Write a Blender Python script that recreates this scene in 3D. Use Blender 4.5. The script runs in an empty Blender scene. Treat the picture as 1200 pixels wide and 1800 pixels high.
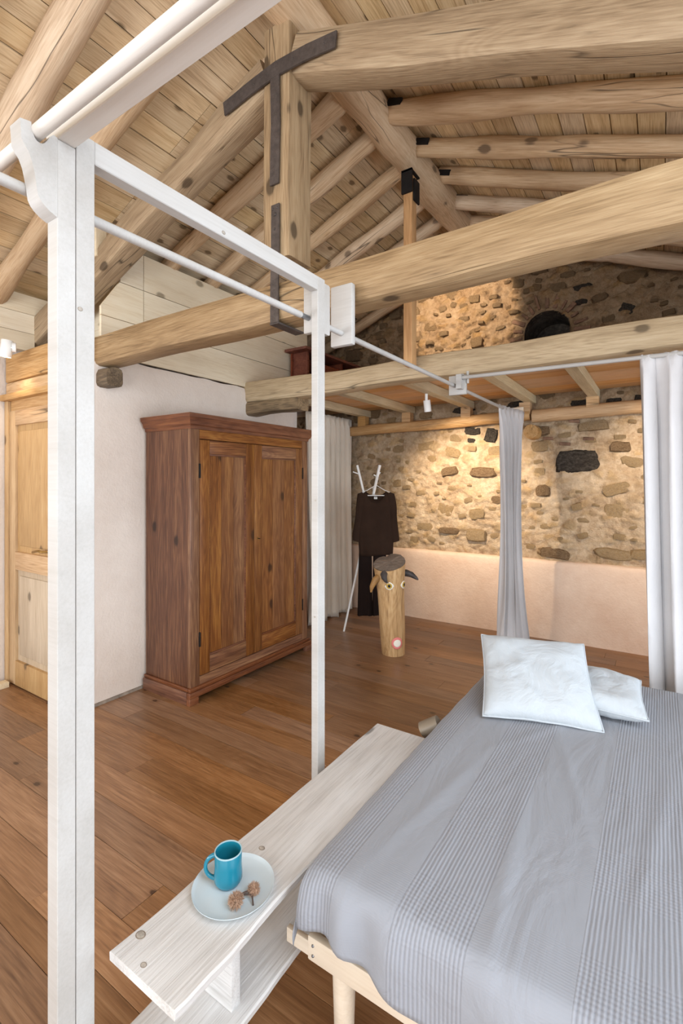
import bpy, bmesh, math, random
from mathutils import Vector, Matrix, noise as mn
random.seed(7)
SC = bpy.context.scene
COL = SC.collection
# ------------------------------------------------------------------ camera
TH = math.radians(33.38)
cd = bpy.data.cameras.new('camera'); cam = bpy.data.objects.new('camera', cd); COL.objects.link(cam)
cam.location = (0, 0, 1.5); cam.rotation_euler = (math.pi/2, 0, TH)
cd.sensor_fit = 'HORIZONTAL'; cd.sensor_width = 24.0; cd.lens = 17.0; cd.shift_y = -52/1200
cd.clip_start = 0.02
SC.camera = cam
# ------------------------------------------------------------------ world and light
w = bpy.data.worlds.new('world'); SC.world = w; w.use_nodes = True
w.node_tree.nodes['Background'].inputs[0].default_value = (0.86, 0.93, 1.0, 1)
w.node_tree.nodes['Background'].inputs[1].default_value = 1.0
def area(name, loc, target, sx, sy, power, color):
    l = bpy.data.lights.new(name, 'AREA'); l.shape = 'RECTANGLE'; l.size = sx; l.size_y = sy
    l.energy = power; l.color = color
    o = bpy.data.objects.new(name, l); COL.objects.link(o); o.location = loc
    o.rotation_euler = (Vector(target)-Vector(loc)).to_track_quat('-Z', 'Y').to_euler()
    return o
def spot(name, loc, target, power, angle, blend, color, r=0.02):
    l = bpy.data.lights.new(name, 'SPOT'); l.energy = power; l.spot_size = math.radians(angle)
    l.spot_blend = blend; l.color = color; l.shadow_soft_size = r
    o = bpy.data.objects.new(name, l); COL.objects.link(o); o.location = loc
    o.rotation_euler = (Vector(target)-Vector(loc)).to_track_quat('-Z', 'Y').to_euler()
    return o
DAY = (0.78, 0.89, 1.0); WARM = (1.0, 0.83, 0.62)
area('daylight_right', (3.22, 1.5, 1.12), (-1, 1.6, 1.5), 5.0, 1.75, 112, DAY)
area('added_roof_fill', (1.45, .45, 2.66), (1.45-.348*2, .45, 2.66-.938*2), 1.5, 2.3, 66, (0.74, 0.87, 1.0))  # added fill from above, under a roof without any opening
area('added_left_fill', (-3.98, -1.6, 1.45), (.6, 1.6, 3.0), 2.2, 1.2, 90, (0.9, 0.95, 1.0))  # added fill, aimed up to brighten the right roof slope
area('daylight_front', (-.2, -3.45, 1.3), (-1.0, 2.0, 2.6), 5.0, 2.2, 135, (0.90, 0.95, 1.0))
SC.view_settings.view_transform = 'Standard'; SC.view_settings.look = 'None'
SC.view_settings.exposure = 0.45; SC.view_settings.gamma = 1; SC.view_settings.use_curve_mapping = False

# ------------------------------------------------------------------ materials
def lin(c):
    return tuple((v/12.92 if v <= .04045 else ((v+.055)/1.055)**2.4) for v in [x/255 for x in c])+(1,)
def newmat(name, rough=.6, spec=.3):
    m = bpy.data.materials.new(name); m.use_nodes = True
    nt = m.node_tree; b = nt.nodes['Principled BSDF']
    b.inputs['Roughness'].default_value = rough
    b.inputs['Specular IOR Level'].default_value = spec
    return m, nt, b
def N(nt, t, **kw):
    n = nt.nodes.new(t)
    for k, v in kw.items(): setattr(n, k, v)
    return n
def math_(nt, op, a, b=None, c=None):
    n = N(nt, 'ShaderNodeMath', operation=op)
    for i, v in enumerate((a, b, c)):
        if v is None: continue
        if isinstance(v, (int, float)): n.inputs[i].default_value = v
        else: nt.links.new(v, n.inputs[i])
    return n.outputs[0]
def ramp(nt, fac, stops):
    r = N(nt, 'ShaderNodeValToRGB'); e = r.color_ramp.elements
    e[0].position, e[0].color = stops[0][0], stops[0][1]
    e[1].position, e[1].color = stops[-1][0], stops[-1][1]
    for p, c in stops[1:-1]:
        x = e.new(p); x.color = c
    nt.links.new(fac, r.inputs[0]); return r.outputs[0]
def mixc(nt, fac, a, b, mode='MIX'):
    m = N(nt, 'ShaderNodeMix', data_type='RGBA', blend_type=mode)
    for s, v in ((m.inputs[0], fac), (m.inputs[6], a), (m.inputs[7], b)):
        if isinstance(v, (int, float)): s.default_value = v
        elif isinstance(v, tuple): s.default_value = v
        else: nt.links.new(v, s)
    return m.outputs[2]
def coords(nt, scale, rnd=True, rot=None):
    tc = N(nt, 'ShaderNodeTexCoord'); v = tc.outputs['Object']
    if rnd:
        oi = N(nt, 'ShaderNodeObjectInfo')
        vm = N(nt, 'ShaderNodeVectorMath', operation='SCALE'); vm.inputs[0].default_value = (13.1, 29.7, 7.3)
        nt.links.new(oi.outputs['Random'], vm.inputs[3])
        va = N(nt, 'ShaderNodeVectorMath', operation='ADD')
        nt.links.new(v, va.inputs[0]); nt.links.new(vm.outputs[0], va.inputs[1]); v = va.outputs[0]
    mp = N(nt, 'ShaderNodeMapping'); mp.inputs['Scale'].default_value = scale
    if rot: mp.inputs['Rotation'].default_value = rot
    nt.links.new(v, mp.inputs[0]); return v, mp.outputs[0]
def tex(nt, vec, scale, detail=4, rough=.55, dist=0):
    n = N(nt, 'ShaderNodeTexNoise'); n.inputs['Scale'].default_value = scale
    n.inputs['Detail'].default_value = detail; n.inputs['Roughness'].default_value = rough
    n.inputs['Distortion'].default_value = dist
    nt.links.new(vec, n.inputs['Vector']); return n.outputs['Fac']
def wood(name, dark, mid, light, axis='X', gs=1.0, knots=0, var=.25, rough=.55, bump=.25, wash=None, spec=.3, cracks=0, contrast=1.0, face=None, kfrac=.55):
    """grain runs along the given local axis"""
    m, nt, b = newmat(name, rough, spec)
    def ax(l, c): return tuple(l if a == axis else c for a in 'XYZ')
    v0, v1 = coords(nt, ax(.55*gs, 7*gs))
    g1 = tex(nt, v1, 1.6, 5, .6, 1.2)
    _, v2 = coords(nt, ax(2.5*gs, 70*gs))
    g2 = tex(nt, v2, 2.2, 3, .6, .3)
    _, v3 = coords(nt, ax(1.0, 2.5))
    g3 = tex(nt, v3, 1.3, 2)
    _, v6 = coords(nt, ax(.45, 3.2))
    g6 = tex(nt, v6, 1.6, 2, .5, .4)
    ringf = math_(nt, 'MULTIPLY_ADD', math_(nt, 'SINE', math_(nt, 'MULTIPLY', g6, 130)), .08, .5)
    f = math_(nt, 'ADD', math_(nt, 'MULTIPLY', g1, .36), math_(nt, 'ADD', math_(nt, 'MULTIPLY', g2, .40), math_(nt, 'MULTIPLY', ringf, .24)))
    h = .13/contrast
    c = ramp(nt, f, [(.5-h, lin(dark)), (.5, lin(mid)), (.5+h, lin(light))])
    c = mixc(nt, ramp(nt, g3, [(.35, (0, 0, 0, 1)), (.65, (1, 1, 1, 1))]), mixc(nt, 1.0, c, (.86, .84, .82, 1), 'MULTIPLY'), c)
    if var:
        oi = N(nt, 'ShaderNodeObjectInfo')
        hs = N(nt, 'ShaderNodeHueSaturation')
        nt.links.new(math_(nt, 'MULTIPLY_ADD', oi.outputs['Random'], var, 1-var/2), hs.inputs['Value'])
        nt.links.new(math_(nt, 'MULTIPLY_ADD', math_(nt, 'FRACT', math_(nt, 'MULTIPLY', oi.outputs['Random'], 17.3)), .25, .88), hs.inputs['Saturation'])
        nt.links.new(c, hs.inputs['Color']); c = hs.outputs[0]
    hgt = g2
    if knots:
        _, v4 = coords(nt, ax(3.2*knots, 5.2*knots))
        vo = N(nt, 'ShaderNodeTexVoronoi'); vo.inputs['Scale'].default_value = 1.0
        if face:
            sx = N(nt, 'ShaderNodeSeparateXYZ'); nt.links.new(v4, sx.inputs[0]); cx_ = N(nt, 'ShaderNodeCombineXYZ')
            two = [a for a in 'XYZ' if a != face]
            for q_, a in enumerate(two): nt.links.new(sx.outputs['XYZ'.index(a)], cx_.inputs[q_])
            v4 = cx_.outputs[0]; vo.voronoi_dimensions = '2D'
        nt.links.new(v4, vo.inputs['Vector'])
        d = math_(nt, 'ADD', vo.outputs['Distance'], math_(nt, 'MULTIPLY_ADD', g2, .10, -.03 if face else -.09))
        scn = N(nt, 'ShaderNodeSeparateColor'); nt.links.new(vo.outputs['Color'], scn.inputs[0])
        d = math_(nt, 'ADD', d, math_(nt, 'MULTIPLY', math_(nt, 'GREATER_THAN', scn.outputs[0], kfrac), 1.0))
        k = ramp(nt, d, [(.09, (1, 1, 1, 1)), (.14, (0, 0, 0, 1))])
        kc = tuple(x*.45 for x in dark)
        c = mixc(nt, math_(nt, 'MULTIPLY', k, .85), c, lin(kc))
        ring = ramp(nt, d, [(.12, (1, 1, 1, 1)), (.26, (0, 0, 0, 1))])
        c = mixc(nt, math_(nt, 'MULTIPLY', ring, .25), c, lin(dark))
    if cracks:
        _, v5 = coords(nt, ax(.35, 5))
        cr = N(nt, 'ShaderNodeTexNoise'); cr.inputs['Scale'].default_value = 1.5; cr.inputs['Detail'].default_value = 2
        nt.links.new(v5, cr.inputs['Vector'])
        a = math_(nt, 'ABSOLUTE', math_(nt, 'SUBTRACT', cr.outputs['Fac'], .5))
        ck = ramp(nt, a, [(.0, (1, 1, 1, 1)), (.006*cracks, (0, 0, 0, 1))])
        msk = ramp(nt, g3, [(.5, (0, 0, 0, 1)), (.58, (1, 1, 1, 1))])
        ck = math_(nt, 'MULTIPLY', ck, msk)
        c = mixc(nt, math_(nt, 'MULTIPLY', ck, .8), c, lin(tuple(x*.3 for x in dark)))
        hgt = math_(nt, 'SUBTRACT', g2, ck)
    if wash: c = mixc(nt, wash[0], c, lin(wash[1]))
    nt.links.new(c, b.inputs['Base Color'])
    if bump:
        bp = N(nt, 'ShaderNodeBump'); bp.inputs['Strength'].default_value = bump; bp.inputs['Distance'].default_value = .004
        nt.links.new(hgt, bp.inputs['Height']); nt.links.new(bp.outputs[0], b.inputs['Normal'])
    return m
def plain(name, col, rough=.5, spec=.4, metal=0, nscale=0, namp=.1, bump=0, bscale=60, emit=None):
    m, nt, b = newmat(name, rough, spec)
    b.inputs['Metallic'].default_value = metal
    c = lin(col); b.inputs['Base Color'].default_value = c
    if nscale:
        v, _ = coords(nt, (1, 1, 1))
        f = tex(nt, v, nscale, 5)
        lo = tuple(x*(1-namp) for x in c[:3])+(1,); hi = tuple(min(1, x*(1+namp)) for x in c[:3])+(1,)
        nt.links.new(ramp(nt, f, [(.3, lo), (.7, hi)]), b.inputs['Base Color'])
    if bump:
        v, _ = coords(nt, (1, 1, 1))
        bp = N(nt, 'ShaderNodeBump'); bp.inputs['Strength'].default_value = bump; bp.inputs['Distance'].default_value = .005
        nt.links.new(tex(nt, v, bscale, 5), bp.inputs['Height']); nt.links.new(bp.outputs[0], b.inputs['Normal'])
    if emit:
        b.inputs['Emission Color'].default_value = lin(emit[0]); b.inputs['Emission Strength'].default_value = emit[1]
    return m
M = {}
M['oak'] = wood('oak_beam', (118, 96, 72), (163, 139, 109), (187, 165, 134), cracks=1.6, var=.06, bump=.5, knots=1.1, kfrac=.4, contrast=.8)
M['log'] = wood('peeled_log', (168, 136, 104), (210, 182, 150), (228, 206, 176), gs=.8, cracks=1.3, var=.14, bump=.5, knots=1.1, kfrac=.5, contrast=.8)
M['greyoak'] = wood('weathered_oak', (88, 76, 62), (146, 126, 100), (184, 162, 132), cracks=1.8, var=.1, bump=.8)
M['darkoak'] = wood('blackened_oak', (62, 54, 46), (104, 90, 74), (140, 122, 100), cracks=2, var=.1, bump=.9)
M['loftoak'] = wood('loft_beam_oak', (152, 130, 100), (192, 170, 136), (212, 193, 162), cracks=1.5, var=.1, bump=.5, knots=1.1, kfrac=.4, contrast=.8)
M['joist'] = wood('joist_pine', (168, 150, 118), (204, 188, 154), (220, 206, 174), var=.15, bump=.2, contrast=.7)
M['deck'] = wood('loft_deck_fir', (184, 136, 92), (214, 168, 120), (226, 184, 138), var=.2, bump=.1)
M['postfir'] = wood('orange_fir', (160, 112, 66), (198, 150, 96), (214, 170, 116), var=.1, bump=.15)
M['roofboard'] = wood('roof_board_larch', (172, 140, 102), (222, 196, 156), (240, 220, 184), knots=1.0, var=.2, bump=.35, kfrac=.5, face='Z', contrast=.85)
M['roofdark'] = plain('roof_underlay', (50, 38, 28), .9)
M['paleboard'] = wood('pale_spruce_panel', (222, 202, 168), (238, 224, 196), (243, 232, 208), knots=.8, var=.05, bump=.08, contrast=.8, face='Y', kfrac=.35)
M['floor'] = wood('oiled_oak_floor', (100, 68, 46), (146, 108, 76), (178, 140, 106), var=.42, rough=.32, bump=.15, spec=.5, knots=1.5, kfrac=.08, face='Z', contrast=.7)
M['floorgap'] = plain('floor_gap', (70, 50, 34), .8)
M['wardrobe'] = wood('walnut_stain', (78, 46, 30), (128, 86, 56), (172, 128, 82), axis='Z', var=.1, rough=.4, bump=.2, spec=.4, contrast=.9, knots=.8, face='X', kfrac=.25)
M['wardrobe_shaded'] = wood('walnut_stain_shaded', (60, 34, 23), (98, 62, 42), (134, 94, 62), axis='Z', var=.1, rough=.4, bump=.2, spec=.4, contrast=.9, knots=.8, face='Y', kfrac=.25)  # darker copy of the stain: the side panel's shade put into the colour
M['wardrobe_x'] = wood('walnut_stain_cross', (80, 46, 31), (130, 86, 56), (170, 126, 82), axis='Y', var=.1, rough=.4, bump=.2, spec=.4)
M['wardrobe_d'] = wood('walnut_stain_moulding', (78, 46, 34), (118, 74, 52), (148, 100, 70), axis='Y', var=.08, rough=.38, bump=.15, spec=.45)
M['wardrobe_s'] = wood('walnut_stain_side', (78, 46, 34), (114, 72, 50), (140, 96, 68), axis='X', var=.08, rough=.38, bump=.15, spec=.45)
M['white'] = wood('whitewashed_pine', (176, 173, 169), (186, 184, 181), (193, 192, 190), var=.03, bump=.06, contrast=.6, rough=.5)
M['whiterail_lit'] = wood('whitewashed_rail_lit', (214, 210, 204), (226, 223, 218), (232, 230, 227), var=.03, bump=.05, contrast=.6, rough=.5)  # paler copy of the whitewash: lit underside of rail and pole painted in
M['bench'] = wood('whitewashed_plank', (186, 183, 180), (212, 211, 210), (221, 220, 219), var=.03, bump=.5, contrast=.8, rough=.55, knots=.75, kfrac=.4, face='Z')
M['birch'] = wood('birch_bed_frame', (222, 205, 182), (234, 220, 200), (240, 228, 210), var=.04, bump=.05, contrast=.6)
M['door'] = wood('stripped_pine_door', (164, 130, 92), (194, 160, 116), (210, 180, 138), axis='Z', var=.08, bump=.15, knots=.9, contrast=.8, face='Y', kfrac=.4)
M['doorgrey'] = wood('worn_pine_panel', (168, 148, 124), (196, 178, 154), (208, 192, 170), axis='Z', var=.08, bump=.15, knots=.9, contrast=.8, face='Y', kfrac=.4)
M['lintel'] = wood('door_lintel_oak', (164, 124, 78), (200, 160, 112), (216, 182, 138), cracks=1, var=.08, bump=.3)
M['redwood'] = wood('reddish_loft_chest', (88, 46, 36), (124, 70, 54), (146, 90, 68), axis='Y', var=.1, bump=.1)
M['iron'] = plain('wrought_iron', (92, 84, 80), .6, .5, .6, 30, .25, .5, 90)
M['blackiron'] = plain('black_bracket', (34, 31, 30), .7, .3, .3, 30, .2)
M['brass'] = plain('aged_brass', (150, 118, 66), .35, .5, .9)
M['steel'] = plain('zinc_screw', (150, 152, 156), .35, .5, .9)
M['whitepaint'] = plain('white_enamel', (236, 236, 234), .35, .5)
M['glow'] = plain('lamp_disc', (255, 240, 210), .5, .2, emit=((255, 226, 170), 12))
M['rackwhite'] = plain('white_painted_rod', (230, 228, 224), .5)
M['teal'] = plain('teal_glaze', (26, 116, 138), .18, .6)
M['tealrim'] = plain('bare_rim_glaze', (150, 178, 184), .3, .5)
M['plate'] = plain('pale_porcelain', (196, 208, 214), .25, .5)
M['burr'] = plain('chestnut_burr', (168, 138, 116), .8, .2, 0, 120, .35)
M['twig'] = plain('dark_twig', (74, 60, 54), .8)
M['knit'] = plain('brown_knit', (50, 36, 28), .95, .1, 0, 8, .12, .25, 250)
M['pants'] = plain('black_brown_crepe', (34, 25, 22), .95, .1, 0, 8, .12, .2, 250)
M['tag'] = plain('garment_tag', (222, 220, 214), .8)
M['horn_dark'] = plain('painted_horn_dark', (70, 64, 62), .5, .3, 0, 14, .7)
M['horn_tan'] = plain('painted_horn_tan', (150, 112, 66), .5, .3, 0, 14, .45)
M['eyewhite'] = plain('painted_eye_white', (236, 230, 216), .6)
M['iris'] = plain('painted_iris', (196, 160, 66), .6)
M['pupil'] = plain('painted_pupil', (26, 22, 22), .5)
M['pink'] = plain('painted_pink', (226, 130, 124), .6)
M['lampmetal'] = plain('champagne_metal', (140, 128, 112), .45, .5, .3)
M['mattress'] = plain('mattress_ticking', (214, 212, 208), .9, .1)
M['glass_white'] = plain('window_frame_white', (225, 222, 215), .5)
M['heart'] = wood('end_grain_grey', (92, 80, 72), (128, 114, 102), (156, 142, 128), gs=3, var=0, bump=.8)
M['totem'] = wood('weathered_trunk', (140, 104, 68), (196, 158, 110), (222, 190, 146), axis='Z', gs=1.3, var=0, bump=.4, cracks=1.0)
M['brick'] = plain('old_brick', (124, 96, 78), .9, .1, 0, 14, .4, .6, 50)
M['concrete'] = plain('skirting_dirt', (150, 138, 126), .9, .1, 0, 20, .3, .8, 40)

def plaster(name, c1, c2, bump=.3):
    m, nt, b = newmat(name, .9, .1)
    v, _ = coords(nt, (1, 1, 1), rnd=False)
    f = tex(nt, v, 1.7, 6, .6); g = tex(nt, v, 14, 5, .65); f = math_(nt, 'MULTIPLY_ADD', g, .3, math_(nt, 'MULTIPLY', f, .7))
    nt.links.new(ramp(nt, f, [(.35, lin(c1)), (.62, lin(c2))]), b.inputs['Base Color'])
    bp = N(nt, 'ShaderNodeBump'); bp.inputs['Strength'].default_value = bump; bp.inputs['Distance'].default_value = .01
    nt.links.new(math_(nt, 'ADD', tex(nt, v, 9, 6, .6), tex(nt, v, 60, 3)), bp.inputs['Height']); nt.links.new(bp.outputs[0], b.inputs['Normal'])
    return m
M['plaster'] = plaster('lime_plaster', (218, 205, 194), (229, 218, 208))
M['plasterpink'] = plaster('pink_lime_plaster', (214, 182, 158), (228, 202, 180), .35)
def stonemat(name, stops, rnd, bscale=26, bump=.9):
    m, nt, b = newmat(name, .92, .1)
    v, _ = coords(nt, (1, 1, 1), rnd=rnd)
    f = tex(nt, v, 5, 8, .7); g = tex(nt, v, 34, 6, .7)
    f = math_(nt, 'MULTIPLY_ADD', g, .35, math_(nt, 'MULTIPLY', f, .65))
    c = ramp(nt, f, [(p, lin(x)) for p, x in stops])
    if rnd:
        oi = N(nt, 'ShaderNodeObjectInfo')
        t = ramp(nt, oi.outputs['Random'], [(0, (.9, .84, .76, 1)), (.25, (1.05, 1.0, .92, 1)), (.5, (1.0, .9, .74, 1)), (.75, (1.08, 1.04, .97, 1)), (.95, (.95, .87, .77, 1)), (1, (.6, .52, .46, 1))])
        c = mixc(nt, 1.0, c, t, 'MULTIPLY')
        sm = ramp(nt, tex(nt, v, 16, 6, .7), [(.42, (0, 0, 0, 1)), (.6, (1, 1, 1, 1))])
        c = mixc(nt, math_(nt, 'MULTIPLY', sm, .75), c, lin((210, 188, 158) if name != 'shaded_rubble_stone' else (150, 128, 104)))
    if name == 'lime_mortar':
        at = N(nt, 'ShaderNodeAttribute'); at.attribute_name = 'rubble'; sc_ = N(nt, 'ShaderNodeSeparateColor'); nt.links.new(at.outputs['Color'], sc_.inputs[0])
        tone = ramp(nt, sc_.outputs[1], [(.25, lin((150, 122, 88))), (.45, lin((176, 150, 112))), (.6, lin((196, 160, 108))), (.8, lin((140, 118, 96)))])
        tone = mixc(nt, 1.0, tone, ramp(nt, g, [(.3, (.75, .73, .7, 1)), (.7, (1.1, 1.1, 1.1, 1))]), 'MULTIPLY')
        c = mixc(nt, math_(nt, 'MULTIPLY', sc_.outputs[0], .8), c, tone)
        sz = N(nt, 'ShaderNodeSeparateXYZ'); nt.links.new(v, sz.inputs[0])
        hi = ramp(nt, math_(nt, 'MULTIPLY_ADD', sz.outputs[2], 1, -1.8), [(.42, (1, 1, 1, 1)), (.58, (.62, .56, .50, 1))])  # dimness of the upper gable painted into the mortar colour
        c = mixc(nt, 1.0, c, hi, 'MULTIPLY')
    nt.links.new(c, b.inputs['Base Color'])
    bp = N(nt, 'ShaderNodeBump'); bp.inputs['Strength'].default_value = bump; bp.inputs['Distance'].default_value = .02
    nt.links.new(math_(nt, 'ADD', tex(nt, v, bscale, 8, .7), math_(nt, 'MULTIPLY', tex(nt, v, bscale*4, 4, .6), .4)), bp.inputs['Height']); nt.links.new(bp.outputs[0], b.inputs['Normal'])
    return m
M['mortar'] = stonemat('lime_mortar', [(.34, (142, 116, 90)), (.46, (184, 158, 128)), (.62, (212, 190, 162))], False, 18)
M['stone'] = stonemat('rubble_stone', [(.36, (150, 120, 82)), (.5, (196, 164, 118)), (.64, (216, 190, 150))], True)
M['upperstone_shaded'] = stonemat('shaded_rubble_stone', [(.36, (118, 94, 70)), (.5, (160, 134, 102)), (.64, (186, 160, 128))], True)  # darker copy of rubble_stone, the upper gable's shade put into its colour
M['darkstone'] = stonemat('dark_basalt_stone', [(.36, (52, 46, 42)), (.5, (84, 76, 68)), (.64, (122, 112, 100))], False)
M['brownstone'] = stonemat('brown_stone', [(.36, (110, 86, 62)), (.5, (160, 130, 98)), (.64, (190, 164, 130))], False)

def fabric(name, c, bump=.25, wave=None, sheen=.2, var=.06, trans=0, fold=0):
    m, nt, b = newmat(name, .95, .1)
    b.inputs['Sheen Weight'].default_value = sheen
    v, _ = coords(nt, (1, 1, 1), rnd=False)
    f = tex(nt, v, 3, 4); c0 = lin(c)
    lo = tuple(x*(1-var) for x in c0[:3])+(1,); hi = tuple(min(1, x*(1+var)) for x in c0[:3])+(1,)
    nt.links.new(ramp(nt, f, [(.3, lo), (.7, hi)]), b.inputs['Base Color'])
    bp = N(nt, 'ShaderNodeBump'); bp.inputs['Strength'].default_value = bump; bp.inputs['Distance'].default_value = .002
    nt.links.new(tex(nt, v, 260, 3), bp.inputs['Height'])
    last = bp
    if fold:
        _, v2 = coords(nt, (1, 1, .5), rnd=False)
        b2 = N(nt, 'ShaderNodeBump'); b2.inputs['Strength'].default_value = fold; b2.inputs['Distance'].default_value = .02
        nt.links.new(tex(nt, v2, 7, 5, .55, 1.5), b2.inputs['Height']); nt.links.new(bp.outputs[0], b2.inputs['Normal']); last = b2
    nt.links.new(last.outputs[0], b.inputs['Normal'])
    return m
M['curtain'] = fabric('grey_curtain', (208, 206, 207), .2, fold=.25)
M['curtain_l'] = fabric('linen_curtain', (222, 212, 198), .2, fold=.25)
M['pillow'] = fabric('white_linen_pillow', (182, 188, 193), .2, fold=.55, var=.02)

def spreadmat():
    m, nt, b = newmat('waffle_bedspread', .95, .1)
    b.inputs['Sheen Weight'].default_value = .15
    tc = N(nt, 'ShaderNodeTexCoord'); uv = N(nt, 'ShaderNodeUVMap'); uv.uv_map = 'UVMap'
    sp = N(nt, 'ShaderNodeSeparateXYZ'); nt.links.new(uv.outputs[0], sp.inputs[0])
    x, y = sp.outputs[0], sp.outputs[1]
    nz = tex(nt, tc.outputs['Object'], 6, 3)
    xw = math_(nt, 'MULTIPLY_ADD', nz, .004, x)
    rib = math_(nt, 'SINE', math_(nt, 'MULTIPLY', xw, 2*math.pi/.0098))
    cross = math_(nt, 'SINE', math_(nt, 'MULTIPLY', math_(nt, 'MULTIPLY_ADD', nz, .01, y), 2*math.pi/.011))
    cr2 = math_(nt, 'MULTIPLY', cross, .45)
    # long bands of ribs across the width
    def band(a, c2):
        g = math_(nt, 'GREATER_THAN', x, a); l = math_(nt, 'LESS_THAN', x, c2); return math_(nt, 'MULTIPLY', g, l)
    s = band(-.515, -.345)
    for a, c2 in ((-.95, -.675), (-.14, .07), (.25, .42), (.6, .78)): s = math_(nt, 'ADD', s, band(a, c2))
    # cross bands repeated along the length
    fy = math_(nt, 'FRACT', math_(nt, 'DIVIDE', math_(nt, 'ADD', y, .12), .36))
    cb = math_(nt, 'LESS_THAN', fy, .5)
    fine = math_(nt, 'MULTIPLY', math_(nt, 'SINE', math_(nt, 'MULTIPLY', y, 2*math.pi/.0065)), .14)
    ribpat = math_(nt, 'ADD', rib, math_(nt, 'MULTIPLY', cr2, math_(nt, 'MULTIPLY_ADD', cb, .9, .25)))
    h = math_(nt, 'ADD', math_(nt, 'MULTIPLY', s, ribpat), math_(nt, 'MULTIPLY', math_(nt, 'SUBTRACT', 1, s), math_(nt, 'MULTIPLY', fine, math_(nt, 'MULTIPLY_ADD', cb, .8, .3))))
    bp = N(nt, 'ShaderNodeBump'); bp.inputs['Strength'].default_value = .42; bp.inputs['Distance'].default_value = .0014
    nt.links.new(h, bp.inputs['Height'])
    b2 = N(nt, 'ShaderNodeBump'); b2.inputs['Strength'].default_value = .5; b2.inputs['Distance'].default_value = .018
    mp = N(nt, 'ShaderNodeMapping'); mp.inputs['Scale'].default_value = (3, .8, 3); mp.inputs['Rotation'].default_value = (0, 0, -.1)
    nt.links.new(tc.outputs['Object'], mp.inputs[0])
    nt.links.new(tex(nt, mp.outputs[0], 3, 5, .5, 1.2), b2.inputs['Height'])
    nt.links.new(bp.outputs[0], b2.inputs['Normal']); nt.links.new(b2.outputs[0], b.inputs['Normal'])
    rc = ramp(nt, math_(nt, 'MULTIPLY_ADD', math_(nt, 'MULTIPLY', rib, s), .5, .5), [(0, lin((132, 134, 141))), (.5, lin((145, 148, 155))), (1, lin((150, 153, 161)))])
    nt.links.new(rc, b.inputs['Base Color'])
    return m
M['spread'] = spreadmat()

# ------------------------------------------------------------------ object helpers
def tag(o, label=None, cat=None, group=None, kind=None):
    if label: o['label'] = label
    if cat: o['category'] = cat
    if group: o['group'] = group
    if kind: o['kind'] = kind
    return o
def empty(name, loc, label=None, cat=None, group=None, kind=None, rz=0):
    o = bpy.data.objects.new(name, None); COL.objects.link(o); o.location = loc; o.rotation_euler = (0, 0, rz)
    o.empty_display_size = .05
    o['_m'] = 1
    del o['_m']
    return tag(o, label, cat, group, kind)
def wm(o):
    m = o.matrix_basis.copy(); p = o.parent
    while p is not None: m = p.matrix_basis @ m; p = p.parent
    return m
def link(name, me, mat, parent=None, matrix=None):
    o = bpy.data.objects.new(name, me); COL.objects.link(o)
    if mat is not None and len(me.materials) == 0: me.materials.append(mat)
    mx = matrix if matrix is not None else Matrix.Identity(4)
    if parent is not None:
        o.parent = parent; o.matrix_basis = wm(parent).inverted() @ mx
    else: o.matrix_basis = mx
    return o
def fin(name, bm, mat, parent=None, matrix=None, smooth=False, ang=None):
    me = bpy.data.meshes.new(name); bmesh.ops.recalc_face_normals(bm, faces=bm.faces)
    if smooth:
        for f in bm.faces: f.smooth = True
    bm.to_mesh(me); bm.free()
    if ang is not None: me.set_sharp_from_angle(angle=math.radians(ang))
    return link(name, me, mat, parent, matrix)
def add_box(bm, x0, x1, y0, y1, z0, z1):
    vs = [bm.verts.new(p) for p in ((x0, y0, z0), (x1, y0, z0), (x1, y1, z0), (x0, y1, z0), (x0, y0, z1), (x1, y0, z1), (x1, y1, z1), (x0, y1, z1))]
    for f in ((0, 3, 2, 1), (4, 5, 6, 7), (0, 1, 5, 4), (1, 2, 6, 5), (2, 3, 7, 6), (3, 0, 4, 7)): bm.faces.new([vs[i] for i in f])
    return vs
def box(name, x0, x1, y0, y1, z0, z1, mat, parent=None, bev=0, seg=2, origin=None):
    """box in world coordinates, its origin at its centre so grain and random tint are local"""
    c = origin or ((x0+x1)/2, (y0+y1)/2, (z0+z1)/2)
    bm = bmesh.new(); add_box(bm, x0-c[0], x1-c[0], y0-c[1], y1-c[1], z0-c[2], z1-c[2])
    if bev: bmesh.ops.bevel(bm, geom=list(bm.edges), offset=bev, segments=seg, affect='EDGES', profile=.5)
    return fin(name, bm, mat, parent, Matrix.Translation(c), smooth=bool(bev), ang=30 if bev else None)
def frame_x(p0, p1, roll=0):
    """matrix with local X from p0 to p1, local Z as close to world up as possible"""
    p0, p1 = Vector(p0), Vector(p1); x = (p1-p0).normalized()
    up = Vector((0, 0, 1)) if abs(x.z) < .95 else Vector((0, -1, 0))
    y = up.cross(x).normalized(); z = x.cross(y)
    m = Matrix((x, y, z)).transposed().to_4x4()
    return Matrix.Translation(p0) @ m @ Matrix.Rotation(roll, 4, 'X'), (p1-p0).length
def loft(rings, cap=True):
    bm = bmesh.new(); rv = [[bm.verts.new(p) for p in r] for r in rings]
    n = len(rings[0])
    for a, b in zip(rv, rv[1:]):
        for i in range(n): bm.faces.new((a[i], a[(i+1) % n], b[(i+1) % n], b[i]))
    if cap: bm.faces.new(rv[0][::-1]); bm.faces.new(rv[-1])
    return bm
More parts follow.
